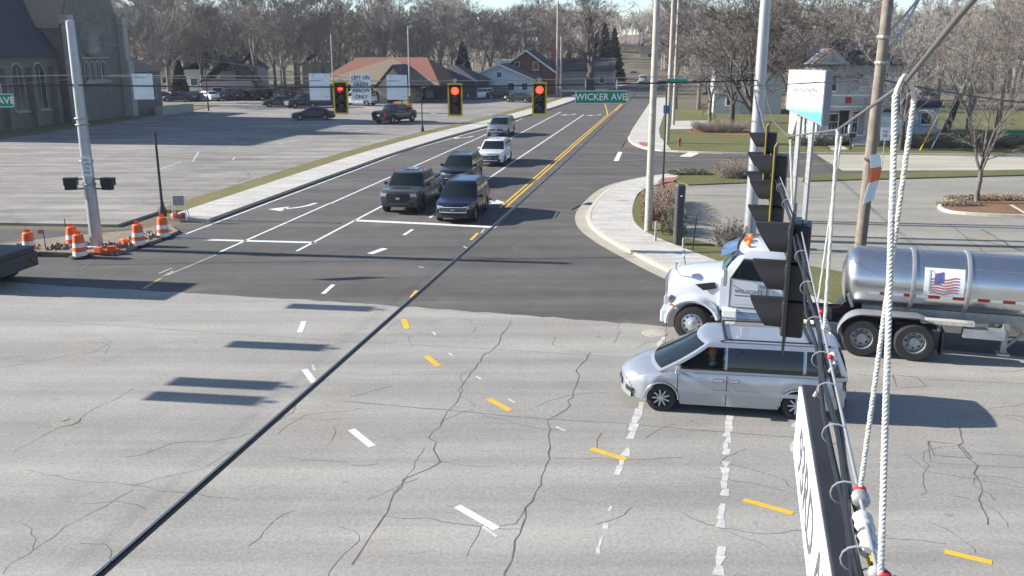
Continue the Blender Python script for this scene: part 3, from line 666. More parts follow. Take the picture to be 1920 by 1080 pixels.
MB().box((0, 0, 1.4), (9, 8, 2.8)).build('wall', pm('dark_wall', (.07, .07, .085), .8), ann); hip_roof(ann, -4.5, 4.5, -4, 4, 2.8, 5.2, 3, 'shingle_d', .5)
# ---- pale blue house with brick gable behind
hx = W(-29.8, 0)+W(0, 148)
bh = thing('clapboard_house', hx, GA-R(90), 'pale blue clapboard house with white trimmed gable facing the car park', 'house')
MB().box((0, 4.5, 1.35), (11.5, 9, 2.7)).build('wall', 'siding', bh)
MB().extr([(-5.75, 2.7), (5.75, 2.7), (0, 5.1)], (0, .05, 0), X3, Z3, Y3, 8.8).build('gable_wall', 'siding', bh)
boards(bh, (-5.75, 0, .3), X3, Z3, -Y3, 11.5, 2.4, 'siding', .3)
gable_roof(bh, -5.75, 5.75, 0, 9, 2.7, 5.1, 'y', 'shingle_d', .4)
for sx in (-1, 1): MB().tube([(0, -.42, 5.2), (sx*6.1, -.42, 2.65)], .12, 4).build('barge_board', 'white', bh)
wall_windows(bh, [(-4.6, -3.7, 1.0, 2.2), (-2.6, -1.9, .9, 2.2), (1.4, 2.5, 1.1, 2.3), (3.7, 4.7, 1.1, 2.3), (-.4, .4, 3.1, 4.0)], (0, -.03, 0), X3, Z3, -Y3)
MB().box((-.3, -.05, 1.05), (.95, .08, 2.1)).build('door', 'white', bh)
rb = thing('brick_house', hx+W(2.9, 9), GA-R(90), 'red brick gabled house with dark roof and chimney rising behind the blue one', 'house')
MB().box((0, 4.5, 1.9), (9.6, 9, 3.8)).build('wall', 'brick', rb)
MB().extr([(-4.8, 3.8), (4.8, 3.8), (0, 7.2)], (0, .05, 0), X3, Z3, Y3, 8.8).build('gable_wall', 'brick', rb)
gable_roof(rb, -4.8, 4.8, 0, 9, 3.8, 7.2, 'y', 'shingle_d', .5)
for sx in (-1, 1): MB().tube([(0, -.52, 7.32), (sx*5.3, -.52, 3.6)], .16, 4).build('barge_board', 'white', rb)
wall_windows(rb, [(-2.0, -1.2, 4.1, 5.4), (1.2, 2.1, 4.1, 5.4)], (0, -.03, 0), X3, Z3, -Y3)
MB().box((3.9, 6, 6.6), (1.0, 1.0, 5)).build('chimney', 'brick', rb)
MB().extr([(-3.0, 0), (3.0, 0), (3.0, 2.0), (-3.0, 2.0)], (-5.6, 4, 3.7), Y3, Z3, X3, 3.0).build('dormer', 'sidingw', rb)
wh = thing('grey_bungalow', hx+W(10.5, 30), GA-R(90), 'grey bungalow with tall chimney behind the big bare roadside tree', 'house')
MB().box((0, 4, 1.8), (11, 8, 3.6)).build('wall', pm('grey_wall', (.33, .32, .32), .8, var=.1, scale=1), wh); gable_roof(wh, -5.5, 5.5, 0, 8, 3.6, 5.6, 'x', 'shingle_d', .4); MB().box((-3.2, 3, 6.6), (.9, .9, 3)).build('chimney', 'brick', wh)
wall_windows(wh, [(1, 2, 1.2, 2.4), (3, 4, 1.2, 2.4)], (0, -.03, 0), X3, Z3, -Y3)
# ---- white two storey house on the right
Yh = 79
hw = thing('two_storey_house', (xAt(1600, Yh), Yh, .12), 0, 'white two storey house with balconied front porch behind the wooden pole', 'house')
hw_w, hw_d = 6.6, 8
MB().box((0, hw_d/2, 3.3), (hw_w, hw_d, 6.6)).build('wall', 'sidingw', hw)
boards(hw, (-hw_w/2, 0, .6), X3, Z3, -Y3, hw_w, 5.9, 'sidingw', .3)
hip_roof(hw, -hw_w/2, hw_w/2, 0, hw_d, 6.6, 8.6, 2.0, 'shingle_d', .55)
pg = MB().extr([(-1.5, 0), (1.5, 0), (0, 1.3)], (-2.6, -.7, 6.5), X3, Z3, Y3, 3).build('front_gable', 'sidingw', hw)
for sx in (-1, 1): MB().tube([(-2.6, -.8, 7.95), (-2.6+sx*1.8, -.8, 6.45)], .1, 4).build('barge_board', 'brick', hw)
po = MB(); po.box((-1.2, -1.2, 2.95), (5.2, 2.3, .25)); po.build('porch_roof', 'sidingw', hw)
MB().box((-1.2, -1.2, .45), (5.2, 2.3, .5)).build('porch_floor', 'sidingw', hw)
for x in (-3.6, -1.2, .1, 1.2): MB().box((x, -2.2, 1.75), (.22, .22, 2.2)).build('column', 'sidingw', hw)
for x in (-3.6, .9): MB().box((x, -2.2, 3.65), (.26, .26, 1.2)).build('balcony_post', 'white', hw)
MB().box((-1.3, -2.2, 4.05), (4.6, .08, .1)).build('handrail', 'white', hw)
for k in range(22): MB().box((-3.5+k*.2, -2.2, 3.55), (.05, .05, .9)).build('baluster', 'sidingw', hw)
wb_ = MB().box((-1.6, -2.26, 3.65), (.5, .06, .5)).build('porch_ornament', pm('red_cloth', (.5, .03, .04), .8), hw)
for k in range(18): MB().box((-3.6+k*.27, -2.3, 1.05), (.06, .05, .8)).build('baluster', 'sidingw', hw)
wall_windows(hw, [(-2.4, -1.5, 1.0, 2.4), (-.6, .2, .8, 2.6), (1.7, 2.9, 1.2, 2.6), (1.6, 2.4, 4.3, 5.8), (-2.8, -1.9, 4.3, 5.6)], (0, -.03, 0), X3, Z3, -Y3, mull=(1, 2))
MB().box((-1.0, -.05, 1.7), (.9, .08, 2.0)).build('door', 'blackpaint', hw)
for k in range(4): MB().box((-.6, -2.6-k*.3, .38-k*.1), (1.6, .32, .12)).build('step', 'walk', hw)
sh = thing('low_rear_extension', (xAt(1712, 86), 86, .12), 0, 'small grey blue outbuilding with two windows right of the white house', 'shed')
MB().box((0, 2.5, 1.3), (4.4, 5, 2.6)).build('wall', 'siding', sh); gable_roof(sh, -2.2, 2.2, 0, 5, 2.6, 3.8, 'x', 'shingle_d', .3)
wall_windows(sh, [(-1.6, -.7, .9, 2.0), (.5, 1.5, .9, 2.0)], (0, -.03, 0), X3, Z3, -Y3)
gar = thing('white_garage', (xAt(1672, 77), 77.5, .12), 0, 'white panelled garage block under the ivy beside the white house', 'garage')
MB().box((0, 2.5, 1.3), (3.4, 4, 2.6)).build('wall', 'siding', gar); MB().box((0, 2.5, 2.7), (3.7, 4.4, .18)).build('roof', 'shingle_d', gar)
for k in range(4): MB().box((0, .46, .4+k*.52), (2.6, .06, .48)).build('door_panel', 'white', gar)
fh = thing('pale_house', (xAt(1400, 112), 112, .1), R(-8), 'pale house half hidden by the branches of the leaning tree', 'house')
MB().box((0, 4, 2.8), (8, 8, 5.6)).build('wall', 'sidingw', fh); gable_roof(fh, -4, 4, 0, 8, 5.6, 8.2, 'y', 'shingle_d', .4)
wall_windows(fh, [(-2.5, -1.5, 1, 2.6), (1, 2, 1, 2.6), (-1, 0, 3.8, 5.2)], (0, -.03, 0), X3, Z3, -Y3)
# ---- houses among the trees behind the car park
M['tealwall'] = pm('teal_wall', (.20, .29, .29), .7, var=.1, scale=1); M['pinkwall'] = pm('pinkish_wall', (.42, .33, .29), .7, var=.1, scale=1)
for (u, Y, wd, hh, rz, wm, lab) in [(452, 172, 6, 4.6, 0, 'tealwall', 'teal house with a steep dark roof among the bare trees'), (473, 158, 5, 4.4, 10, 'sidingw', 'narrow white house with a sharp gable behind the parked cars'), (380, 165, 7, 4.0, -10, 'sidingw', 'small white house behind the row of dark parked cars'), (330, 175, 8, 4.2, 0, 'pinkwall', 'pinkish house close behind the church wing'), (610, 190, 9, 4.5, 5, 'tansiding', 'tan house behind the brown hip roof'), (428, 150, 8, 2.6, 5, 'pinkwall', 'low pinkish garage at the back of the car park'), (1235, 300, 12, 6, -10, 'tansiding', 'tan house on the rise at the far end of the avenue')]:
    h_ = thing('distant_house', (xAt(u, Y), Y, 0 if Y < 250 else 2.0), R(rz), lab, 'house')
    MB().box((0, wd*.5, hh/2), (wd, wd, hh)).build('wall', wm, h_); gable_roof(h_, -wd/2, wd/2, 0, wd, hh, hh+wd*.42, 'y', 'shingle_d', .3)
    wall_windows(h_, [(-wd*.3, -wd*.1, hh*.3, hh*.6), (wd*.1, wd*.3, hh*.3, hh*.6)], (0, -.03, 0), X3, Z3, -Y3)
# ================================================================== VEHICLES
def wheel_mesh(r, wd, spokes=6, steel=False):
    t = MB().lathe([(r*.64, -wd/2), (r*.9, -wd/2), (r*.985, -wd*.42), (r, -wd*.2), (r, wd*.2), (r*.985, wd*.42), (r*.9, wd/2), (r*.66, wd/2), (r*.64, wd*.36)], 28, axis='Y', caps=False)
    rim = MB().lathe([(r*.65, wd*.46), (r*.62, wd*.46), (r*.58, wd*.12), (r*.3, wd*.08), (.0, wd*.1)], 28, axis='Y', caps=False)
    rr = MB()
    for k in range(spokes):
        a = 2*math.pi*k/spokes
        d = Vector((math.cos(a), 0, math.sin(a))); n = Vector((-d.z, 0, d.x))
        sp_ = .48/spokes; q = [d*r*.1+n*r*.05, d*r*.6+n*r*sp_, d*r*.6-n*r*sp_, d*r*.1-n*r*.05]
        y1 = wd*.40
        rr.add([p+Vector((0, y1 if i in (1, 2) else y1*.95, 0)) for i, p in enumerate(q)]+[p+Vector((0, wd*.1, 0)) for p in q], [(0, 1, 2, 3), (4, 7, 6, 5), (0, 4, 5, 1), (1, 5, 6, 2), (2, 6, 7, 3), (3, 7, 4, 0)])
    rr.lathe([(r*.15, wd*.1), (r*.14, wd*.42), (0, wd*.43)], 12, axis='Y')
    return t, rim, rr
M['trimwheel'] = pm('polished_wheel', (.62, .62, .63), .25, .6)
M['rim'] = pm('alloy_rim', (.50, .51, .53), .4, .35); M['rimdark'] = pm('rim_shadow', (.03, .03, .032), .6, .3); M['rimblk'] = pm('black_rim', (.03, .03, .033), .35, .4)
_wc = {}
def truck_wheel_mesh(r, wd, front):
    t = MB().lathe([(r*.56, -wd/2), (r*.9, -wd/2), (r*.985, -wd*.42), (r, -wd*.2), (r, wd*.2), (r*.985, wd*.42), (r*.9, wd/2), (r*.60, wd/2), (r*.57, wd*.36)], 32, axis='Y', caps=False)
    if front: pr_ = [(r*.57, wd*.44), (r*.54, wd*.46), (r*.50, wd*.30), (r*.34, wd*.44), (r*.20, wd*.46), (r*.19, wd*.62), (r*.12, wd*.68), (0, wd*.69)]
    else: pr_ = [(r*.57, wd*.46), (r*.54, wd*.47), (r*.50, wd*.05), (r*.30, wd*.02), (r*.25, wd*.05), (r*.24, wd*.32), (r*.16, wd*.36), (0, wd*.37)]
    rim = MB().lathe(pr_, 32, axis='Y', caps=False); ho = MB()
    for k in range(10 if front else 8):
        a = 2*math.pi*k/(10 if front else 8); rad = r*(.42 if front else .39); c = Vector((math.sin(a)*rad, wd*(.385 if front else .045), math.cos(a)*rad))
        ho.lathe([(r*.055, -.006), (r*.055, .012), (0, .013)], 8, c, 'Y')
    return t, rim, ho
def add_wheel(root, x, y, r, wd, rim='rim', spokes=6):
    side = 1 if y > 0 else -1
    key = (r, wd, rim, spokes)
    w_ = thing('wheel', (x, y-side*wd/2, r), 0 if side > 0 else math.pi); w_.parent = root
    if key not in _wc:
        if spokes in (8, 10) and r >= .5:
            t, a, b = truck_wheel_mesh(r, wd, spokes == 10)
            _wc[key] = [t.build('tyre', 'rubber', w_, smooth=35), a.build('rim', 'steel' if spokes == 8 else 'trimwheel', w_, smooth=35), tag(b.build('hand_holes', 'rimdark', w_), kind='stuff')]
            return w_
        t, a, b = wheel_mesh(r, wd, spokes)
        _wc[key] = [t.build('tyre', 'rubber', w_, smooth=35), a.build('rim', 'rimdark', w_, smooth=35), b.build('spokes', rim, w_, smooth=40)]
    else:
        for o in _wc[key]:
            c = o.copy(); COL.objects.link(c); c.parent = w_
    return w_
def car(name, label, cat, loc, heading, p, col, group=None, fine=.05, gl='glass', front='glass', extras=()):
    """p: L W H wb fo r top(list) A B C D belt; local +x forward, +y left"""
    root = thing(name, loc, heading, label, cat, group)
    L, Wd, Hh, wb, fo, r = p['L'], p['W'], p['H'], p['wb'], p['fo'], p['r']
    hw_ = Wd/2; x0 = fo+wb/2
    sill = p.get('sill', .24); crown = p.get('crown', .04)
    ss = np.unique(np.concatenate([np.arange(0, L+1e-6, max(fine, L/70)), [0, .03, .07, .12, L-.12, L-.06, L]]))
    tp = np.array(p['top']); zt = np.interp(ss, tp[:, 0], tp[:, 1])
    k = 3
    zs = np.array([np.mean(np.interp(np.clip(np.linspace(s-.09, s+.09, 7), 0, L), tp[:, 0], tp[:, 1])) for s in ss])
    nose = p.get('nose', .80)
    ws = hw_*np.interp(ss, [0, .08, .25, .6, 1.1, L-1.0, L-.4, L-.12, L], [nose, nose+.07, .94, .985, 1, 1, .975, .93, .87])
    kf, kr = p.get('kf', .22), p.get('kr', .12)
    ra = r*1.16
    def zbot(s):
        z = sill+(.06*max(0, 1-s/.5))+(.1*max(0, 1-(L-s)/.6))
        for sw_ in (fo, fo+wb):
            d = abs(s-sw_)
            if d < ra: z = max(z, r*.98+math.sqrt(ra*ra-d*d))
        return z
    def shift(s, y): 
        q = (y/hw_)**2
        return s+kf*q*max(0, 1-s/.9)-kr*q*max(0, 1-(L-s)/.7)
    def section(i):
        s, w_, t = ss[i], ws[i], zs[i]; b = min(zbot(s), t-.12); d = t-b
        pts = [(w_*.955, b), (w_*.985, b+.14*d), (w_, b+.42*d), (w_*.995, b+.68*d), (w_*.972, t-.07 if d > .2 else t-.4*d), (w_*.925, t-.012), (w_*.55, t+crown*.7), (0, t+crown)]
        full = [(-y, z) for y, z in pts[:-1]]+[(0, pts[-1][1])]+[(y, z) for y, z in pts[:-1]][::-1]
        return [(x0-shift(s, y), -y, z) for y, z in full]
    m = MB(); rings = [section(i) for i in range(len(ss))]; n = len(rings[0])
    vs = [q for rg in rings for q in rg]
    fs = [(i*n+j, i*n+j+1, (i+1)*n+j+1, (i+1)*n+j) for i in range(len(rings)-1) for j in range(n-1)]
    m.add(vs, fs)
    for idx, s in ((0, 0.0), (len(ss)-1, L)):
        rg = rings[idx]; hf = n//2; cols = 8; vv = []
        for a in range(hf+1):
            pl, pr_ = rg[a], rg[n-1-a]
            for c in range(cols+1):
                t = c/cols; y = pl[1]*(1-t)+pr_[1]*t; z = pl[2]*(1-t)+pr_[2]*t
                vv.append((x0-shift(s, y), y, z))
        ff = [(a*(cols+1)+c, a*(cols+1)+c+1, (a+1)*(cols+1)+c+1, (a+1)*(cols+1)+c) for a in range(hf) for c in range(cols)]
        if idx: ff = [f[::-1] for f in ff]
        m.add(vv, ff)
    body = m.build('body', col, root, smooth=38)
    def front_x(y, z): return x0-shift(0, y)
    def rear_x(y, z): return x0-shift(L, y)
    def fpatch(nm, mat, y0, y1, z0, z1, off=.012, par=root, rear=False, lean=0.0):
        f_ = rear_x if rear else front_x; sg = -1 if rear else 1
        q = MB(); q.grid(lambda a, b: (f_(y0+(y1-y0)*a, 0)+sg*(off-lean*b), y0+(y1-y0)*a, z0+(z1-z0)*b), 8, 2)
        q.grid(lambda a, b: (f_(y0+(y1-y0)*a, 0)+sg*(off*b-.02*(1-b)), y0+(y1-y0)*a, z1), 8, 1); q.grid(lambda a, b: (f_(y0+(y1-y0)*a, 0)+sg*(off*b-.02*(1-b)), y0+(y1-y0)*a, z0), 8, 1)
        return q.build(nm, mat, par)
    # underbody and wheel wells
    MB().box((x0-L/2, 0, sill+.18), (L-.5, Wd-.5, .3)).build('underbody', 'under', root)
    # cabin
    A, B, C_, D_ = p['A'], p['B'], p['C'], p['D']; z0 = p['belt']-.04; z1 = Hh-.05
    wb0, wr = hw_*p.get('wbelt', .945), hw_*p.get('wroof', .76)
    def xf(t): return x0-(A+(B-A)*(t+.10*math.sin(t*math.pi)*.5))
    def xr(t): return x0-(D_+(C_-D_)*(t**1.25))
    def wt(t): return wb0+(wr-wb0)*(t**1.6)
    bul, bur = .20, .10
    NT, NF, NS = (24, 10, 60) if p.get('open') else (8, 8, 14)
    def ringc(t, ins=0.0, dz=0.0):
        z = z0+(z1-z0)*t+dz; w_ = wt(t)-ins; f, b = xf(t)-ins*1.2, xr(t)+ins*1.2; P = []
        for i in range(NF): y = w_-2*w_*i/NF; P.append((f+bul*(1-(y/w_)**2), y, z))
        for i in range(NS): P.append((f+(b-f)*i/NS, -w_, z))
        for i in range(NF): y = -w_+2*w_*i/NF; P.append((b-bur*(1-(y/w_)**2), y, z))
        for i in range(NS): P.append((b+(f-b)*i/NS, w_, z))
        return P
    cab = MB(); rg = [ringc(i/NT) for i in range(NT+1)]+[ringc(1, .05, .028), ringc(1, .16, .045), ringc(1, wr*.5, .055)]
    nn = len(rg[0]); cab.add([q for r_ in rg for q in r_], [(i*nn+j, (i+1)*nn+j, (i+1)*nn+(j+1) % nn, i*nn+(j+1) % nn) for i in range(len(rg)-1) for j in range(nn)]+[tuple((len(rg)-1)*nn+j for j in range(nn))])
    openwin = p.get('open', False)
    cb = cab.build('cabin', col, root, smooth=32)
    if openwin:      # cut real openings for see-through windows: drop faces behind the front panes
        bm = bmesh.new(); bm.from_mesh(cb.data)
        kill = []
        for f in bm.faces:
            c = f.calc_center_median(); t = (c.z-z0)/(z1-z0)
            if .13 < t < .87 and abs(c.y) > wt(t)-.03 and min(x0-p['panes'][0][0], xf(t)-.10)-.02 > c.x > x0-p['panes'][0][1]+.02: kill.append(f)
        bmesh.ops.delete(bm, geom=kill, context='FACES'); bm.to_mesh(cb.data); bm.free()
    g_ = MB().grid(lambda a, b: (lambda t, y, w_: (xf(t)+bul*(1-(y/w_)**2)+.012, y, z0+(z1-z0)*t+.006))(.07+.87*b, (2*a-1)*wt(.07+.87*b)*.9, wt(.07+.87*b)), 10, 6)
    g_.build('windscreen', 'wind', root, smooth=60)
    MB().grid(lambda a, b: (lambda t, y, w_: (xr(t)-bur*(1-(y/w_)**2)-.012, y, z0+(z1-z0)*t+.004))(.16+.74*b, (1-2*a)*wt(.16+.74*b)*.86, wt(.16+.74*b)), 8, 5).build('rear_window', gl, root, smooth=60)
    panes = p['panes']
    for side in (1, -1):
        for i, (s0, s1) in enumerate(panes):
            def fn(a, b, s0=s0, s1=s1, i=i):
                t = .12+.76*b
                xa = min(x0-s0, xf(t)-.10) if i == 0 else x0-s0
                xb = max(x0-s1, xr(t)+.12) if i == len(panes)-1 else x0-s1
                return (xa+(xb-xa)*a, side*(wt(t)+.008), z0+(z1-z0)*t)
            MB().grid(fn, 8, 5).build('side_window', front if (i == 0 and openwin) else gl, root, smooth=60)
    if openwin:
        MB().box((x0-B+.05, 0, z0+.08), (1.1, wb0*1.8, .08)).build('dashboard', pm('dash_grey', (.10, .105, .11), .8), root)
        MB().box((x0-(A+L)/2-.3, 0, z0-.2), (L-A-.9, wb0*1.75, .1)).build('cabin_floor', 'under', root)
        for y in (.42, -.42): MB().box((x0-p['panes'][0][1]-.05, y, z0+.12), (.16, .5, .75), m=Matrix.Rotation(R(-12), 3, 'Y')).build('seat', pm('seat_fabric', (.16, .16, .17), .9), root)
        MB().box((x0-p['panes'][0][1]-.35, 0, z0+.25), (.05, wb0*1.8, .6)).build('bulkhead', 'under', root)
    # trim
    zg0, zg1 = p.get('grille', (.48, .70)); gw = p.get('gw', .34)*Wd
    gm = fpatch('grille', 'black', -gw, gw, zg0, zg1, .02)
    if p.get('chrome'): 
        q = MB()
        for z in (zg0, zg1): q.tube([(front_x(y, 0)+.028, y, z) for y in np.linspace(-gw, gw, 9)], .022, 5)
        for y in (-gw, gw): q.tube([(front_x(y, 0)+.028, y, zg0), (front_x(y, 0)+.028, y, zg1)], .022, 5)
        q.build('grille_surround', 'chrome', root)
    for k in range(2): 
        z = zg0+(zg1-zg0)*(k+1)/3; MB().tube([(front_x(y, 0)+.03, y, z) for y in np.linspace(-gw, gw, 7)], .012, 4).build('grille_bar', p.get('barmat', 'steel_d'), root)
    MB().box((front_x(0, 0)+.035, 0, (zg0+zg1)/2), (.03, .22, .1)).build('badge', 'chrome', root)
    hz0, hz1 = p.get('lamp', (.62, .78))
    for sd_ in (1, -1):
        ya, yb = sd_*p.get('ly', .31)*Wd, sd_*.47*Wd*nose/.86
        hl = MB()
        def sf(s, f):
            i = min(max(np.searchsorted(ss, s)-1, 0), len(ss)-2); t = (s-ss[i])/(ss[i+1]-ss[i])
            def at_(k): 
                r_ = rings[k]; j = int(f); q = f-j; a_, b_ = (r_[j], r_[j+1]) if sd_ < 0 else (r_[n-1-j], r_[n-2-j])
                return Vector(a_)*(1-q)+Vector(b_)*q
            return at_(i)*(1-t)+at_(i+1)*t
        la, lb = p.get('lampf', (3.0, 4.25)); ll = p.get('lampl', .42)
        hl.grid(lambda a, b: tuple(sf(ll*a, la+(lb-la)*b*(1-.35*a)+.25*a)+Vector((.012*(1-a), sd_*.012, .006))), 8, 3)
        e0, e1 = sf(0, la), sf(0, lb)
        hl.grid(lambda a, b: (front_x(e0.y*(1-a*.36), 0)+.013, e0.y*(1-a*.36), e0.z+(e1.z-e0.z)*b), 6, 3)
        hl.build('headlight', 'headlamp', root, smooth=50)
        fpatch('fog_light', 'black', sd_*.28*Wd, sd_*.41*Wd, sill+.16, sill+.26, .012)
        tz0, tz1 = p.get('tail', (.75, 1.05)); fpatch('tail_light', 'redlens', sd_*.37*Wd, sd_*.47*Wd, tz0, tz1, .015, rear=True)
    fpatch('front_bumper', p.get('bump', 'black'), -.40*Wd, .40*Wd, sill+.04, sill+.15, .015)
    fpatch('rear_bumper', p.get('bump', 'black'), -.42*Wd, .42*Wd, sill+.16, sill+.32, .03, rear=True)
    fpatch('number_plate', 'plate', -.16, .16, sill+.5, sill+.65, .02, rear=True)
    for sd_ in (1, -1):
        mm = MB(); mx = x0-A-.42; mm.box((mx, sd_*(hw_+.10), p['belt']+.07), (.11, .2, .15)); mm.box((mx-.01, sd_*(hw_-.02), p['belt']+.01), (.06, .14, .05))
        mm.build('wing_mirror', p.get('mirror', col), root, bevel=.02)
        for s_ in p.get('seams', []):
            q = MB(); i = int(np.argmin(abs(ss-s_))); sec = [c for c in section(i) if c[1]*sd_ > 0]; sec = sorted(sec, key=lambda c: c[2])[:5]
            q.grid(lambda a, b: (sec[int(round(a*4))][0]+(b-.5)*.016, sec[int(round(a*4))][1]+sd_*.003, sec[int(round(a*4))][2]), 4, 1); q.build('door_seam', 'under', root)
        for s_ in p.get('handles', []):
            if p.get('open'): MB().box((x0-s_, sd_*(hw_*.995+.004), p['belt']-.165), (.26, .02, .085)).build('handle_recess', 'steel_d', root)
            MB().box((x0-s_, sd_*(hw_*.995+.012), p['belt']-.16), (.2, .035, .04)).build('door_handle', p.get('hmat', col), root)
        if p.get('rail'):
            MB().tube([(x0-B-.25, sd_*(wr-.03), Hh-.01), (x0-B-.4, sd_*(wr-.03), Hh+.04), (x0-C_+.3, sd_*(wr-.03), Hh+.04), (x0-C_+.15, sd_*(wr-.03), Hh-.01)], .018, 5).build('roof_rail', p.get('railm', 'black'), root)
        for sw_ in (fo, fo+wb):
            q = MB()
            P = [(x0-(sw_+ra*1.0*math.cos(a)), sd_*(hw_*.985+.005), r*.98+ra*math.sin(a)) for a in np.linspace(.0, math.pi, 15)]
            q.tube(P, .02, 5, cap=True)
            q.build('arch_lip', p.get('arch', col), root)
    for sw_ in (fo, fo+wb):
        for sd_ in (1, -1): add_wheel(root, x0-sw_, sd_*(hw_-.015), r, p.get('tw', .23), p.get('rim', 'rim'), p.get('spk', 6))
    if p.get('bed'):
        b0, b1 = p['bed']; zz = np.interp(b0+.5, tp[:, 0], tp[:, 1])
        MB().box((x0-(b0+b1)/2, 0, zz+crown+.012), (b1-b0-.12, Wd*.80, .03)).build('bed_cover', 'black', root)
    for e_ in extras: e_(root, x0, p)
    return root
SUV = dict(L=4.9, W=1.95, H=1.76, wb=2.88, fo=.93, r=.37, sill=.27, belt=1.08, top=[(0, .90), (.05, .97), (.15, 1.0), (.5, 1.03), (1.2, 1.09), (1.7, 1.11), (4.3, 1.12), (4.75, 1.10), (4.9, 1.0)], A=1.22, B=2.12, C=4.30, D=4.78, panes=[(1.6, 2.55), (2.62, 3.55), (3.62, 4.6)], seams=[1.35, 2.6, 3.6], handles=[2.4, 3.35], rail=True, grille=(.55, .80), lamp=(.74, .90), chrome=True)
PICK = dict(L=5.85, W=2.05, H=1.95, wb=3.65, fo=.95, r=.42, sill=.36, belt=1.26, top=[(0, 1.12), (.05, 1.18), (.12, 1.21), (.8, 1.23), (1.3, 1.26), (1.9, 1.27), (5.8, 1.29), (5.85, 1.25)], A=1.30, B=1.98, C=3.55, D=3.78, panes=[(1.7, 2.55), (2.62, 3.5)], seams=[1.45, 2.6, 3.6], handles=[2.4, 3.35], grille=(.62, 1.04), gw=.30, lamp=(.86, 1.08), ly=.33, nose=.9, kf=.12, tail=(.85, 1.2), bed=(3.85, 5.75), tw=.27, wroof=.8)
SED = dict(L=4.8, W=1.83, H=1.44, wb=2.78, fo=.93, r=.33, sill=.2, belt=.93, top=[(0, .62), (.06, .72), (.2, .78), (1.2, .92), (1.6, .95), (3.6, .97), (4.3, .97), (4.7, .92), (4.8, .8)], A=1.15, B=2.05, C=3.35, D=4.2, panes=[(1.6, 2.6), (2.66, 3.8)], seams=[1.35, 2.6, 3.5], handles=[2.4, 3.3], grille=(.38, .58), lamp=(.58, .70), tail=(.68, .86))
VAN = dict(L=5.1, W=2.0, H=1.72, wb=3.03, fo=.95, r=.335, sill=.22, belt=1.02, top=[(0, .64), (.04, .72), (.12, .79), (.4, .89), (.9, .98), (1.15, 1.02), (4.8, 1.06), (5.05, 1.02), (5.1, .9)], A=.88, B=1.98, C=4.78, D=5.02, panes=[(1.35, 2.35), (2.40, 4.05), (4.12, 4.95)], seams=[1.30, 2.38], handles=[2.22, 2.55], rail=True, railm='black', grille=(.40, .55), gw=.17, lamp=(.55, .70), ly=.28, nose=.72, kf=.42, tail=(.75, 1.05), open=True, spk=9, wroof=.78, bump=paint('van_silver', (.40, .425, .46), .5, .3), hmat='chrome')
SIL = paint('van_silver', (.40, .425, .46))
def heading(a, b):
    d = G(*a)-G(*b); return math.atan2(d.y, d.x)
# ---- silver minivan
hv = heading((1240, 772), (1490, 788)); mid = (G(1240, 772)+G(1490, 788))/2
vc = mid+Vector((-math.sin(hv), math.cos(hv), 0))*-(.97)
def van_extra(root, x0, p):
    for s_ in (2.35, 4.2): MB().box((x0-s_, 0, p['H']+.045), (.07, 1.35, .025)).build('roof_bar', 'black', root)
    MB().tube([(x0-1.0, -.85, 1.03), (x0-1.02, -.9, 1.6)], .006, 5).build('antenna', 'black', root)
    for y in (.95, -.95):
        MB().box((x0-3.2, y, 1.085), (3.5, .03, .022)).build('belt_moulding', 'black', root); MB().box((x0-3.2, y*.985-.0, .94), (1.7, .045, .02)).build('door_track', 'under', root)
    for y in (.3, -.35): MB().tube([(x0-.86, y, 1.06), (x0-1.12, y+.42, 1.19)], .009, 5).build('wiper', 'black', root)
    for y in (1.0, -1.0): MB().box((x0-2.7, y*1.0, .58), (2.6, .03, .09)).build('side_moulding', SIL, root)
van = car('minivan', 'silver minivan with roof bars and tinted rear windows crossing the junction', 'minivan', vc, hv, VAN, SIL, fine=.05, gl='glass', front='clear', extras=(van_extra,))
# ---- driver seated in the minivan
def person_skin(name, joints, edges, mat, parent):
    me = bpy.data.meshes.new(name); me.from_pydata([j[:3] for j in joints], edges, []); me.materials.append(mat)
    o = bpy.data.objects.new(name, me); COL.objects.link(o); o.parent = parent
    o.modifiers.new('skin', 'SKIN'); s = o.modifiers.new('sub', 'SUBSURF'); s.levels = s.render_levels = 2
    for i, j in enumerate(joints): me.skin_vertices[0].data[i].radius = (j[3], j[3] if len(j) < 5 else j[4])
    me.skin_vertices[0].data[0].use_root = True
    return o
SKIN = pm('skin', (.52, .30, .20), .6); SHIRT = pm('pale_green_shirt', (.42, .52, .36), .8); HAIR = pm('brown_hair', (.05, .03, .02), .8); HIVIS = pm('orange_cap', (.7, .2, .05), .7)
dl = van.matrix_basis @ Vector((.42, .42, .06))
pe = thing('person', dl, hv, 'driver in a pale green shirt and orange cap behind the minivan side window', 'person')
person_skin('body', [(0, 0, .55, .17), (-.04, 0, .75, .16), (-.08, 0, .98, .17), (-.07, 0, 1.1, .09), (-.05, 0, 1.17, .055), (-.05, .2, 1.06, .07), (.1, .27, .88, .05), (.34, .16, .95, .04), (-.05, -.2, 1.06, .07), (.1, -.26, .88, .05), (.34, -.14, .95, .04), (.4, .1, .56, .08), (.75, .1, .5, .06), (.85, .1, .22, .05), (.4, -.1, .56, .08), (.75, -.1, .5, .06), (.85, -.1, .22, .05)],
            [(0, 1), (1, 2), (2, 3), (3, 4), (2, 5), (5, 6), (6, 7), (2, 8), (8, 9), (9, 10), (0, 11), (11, 12), (12, 13), (0, 14), (14, 15), (15, 16)], SHIRT, pe)
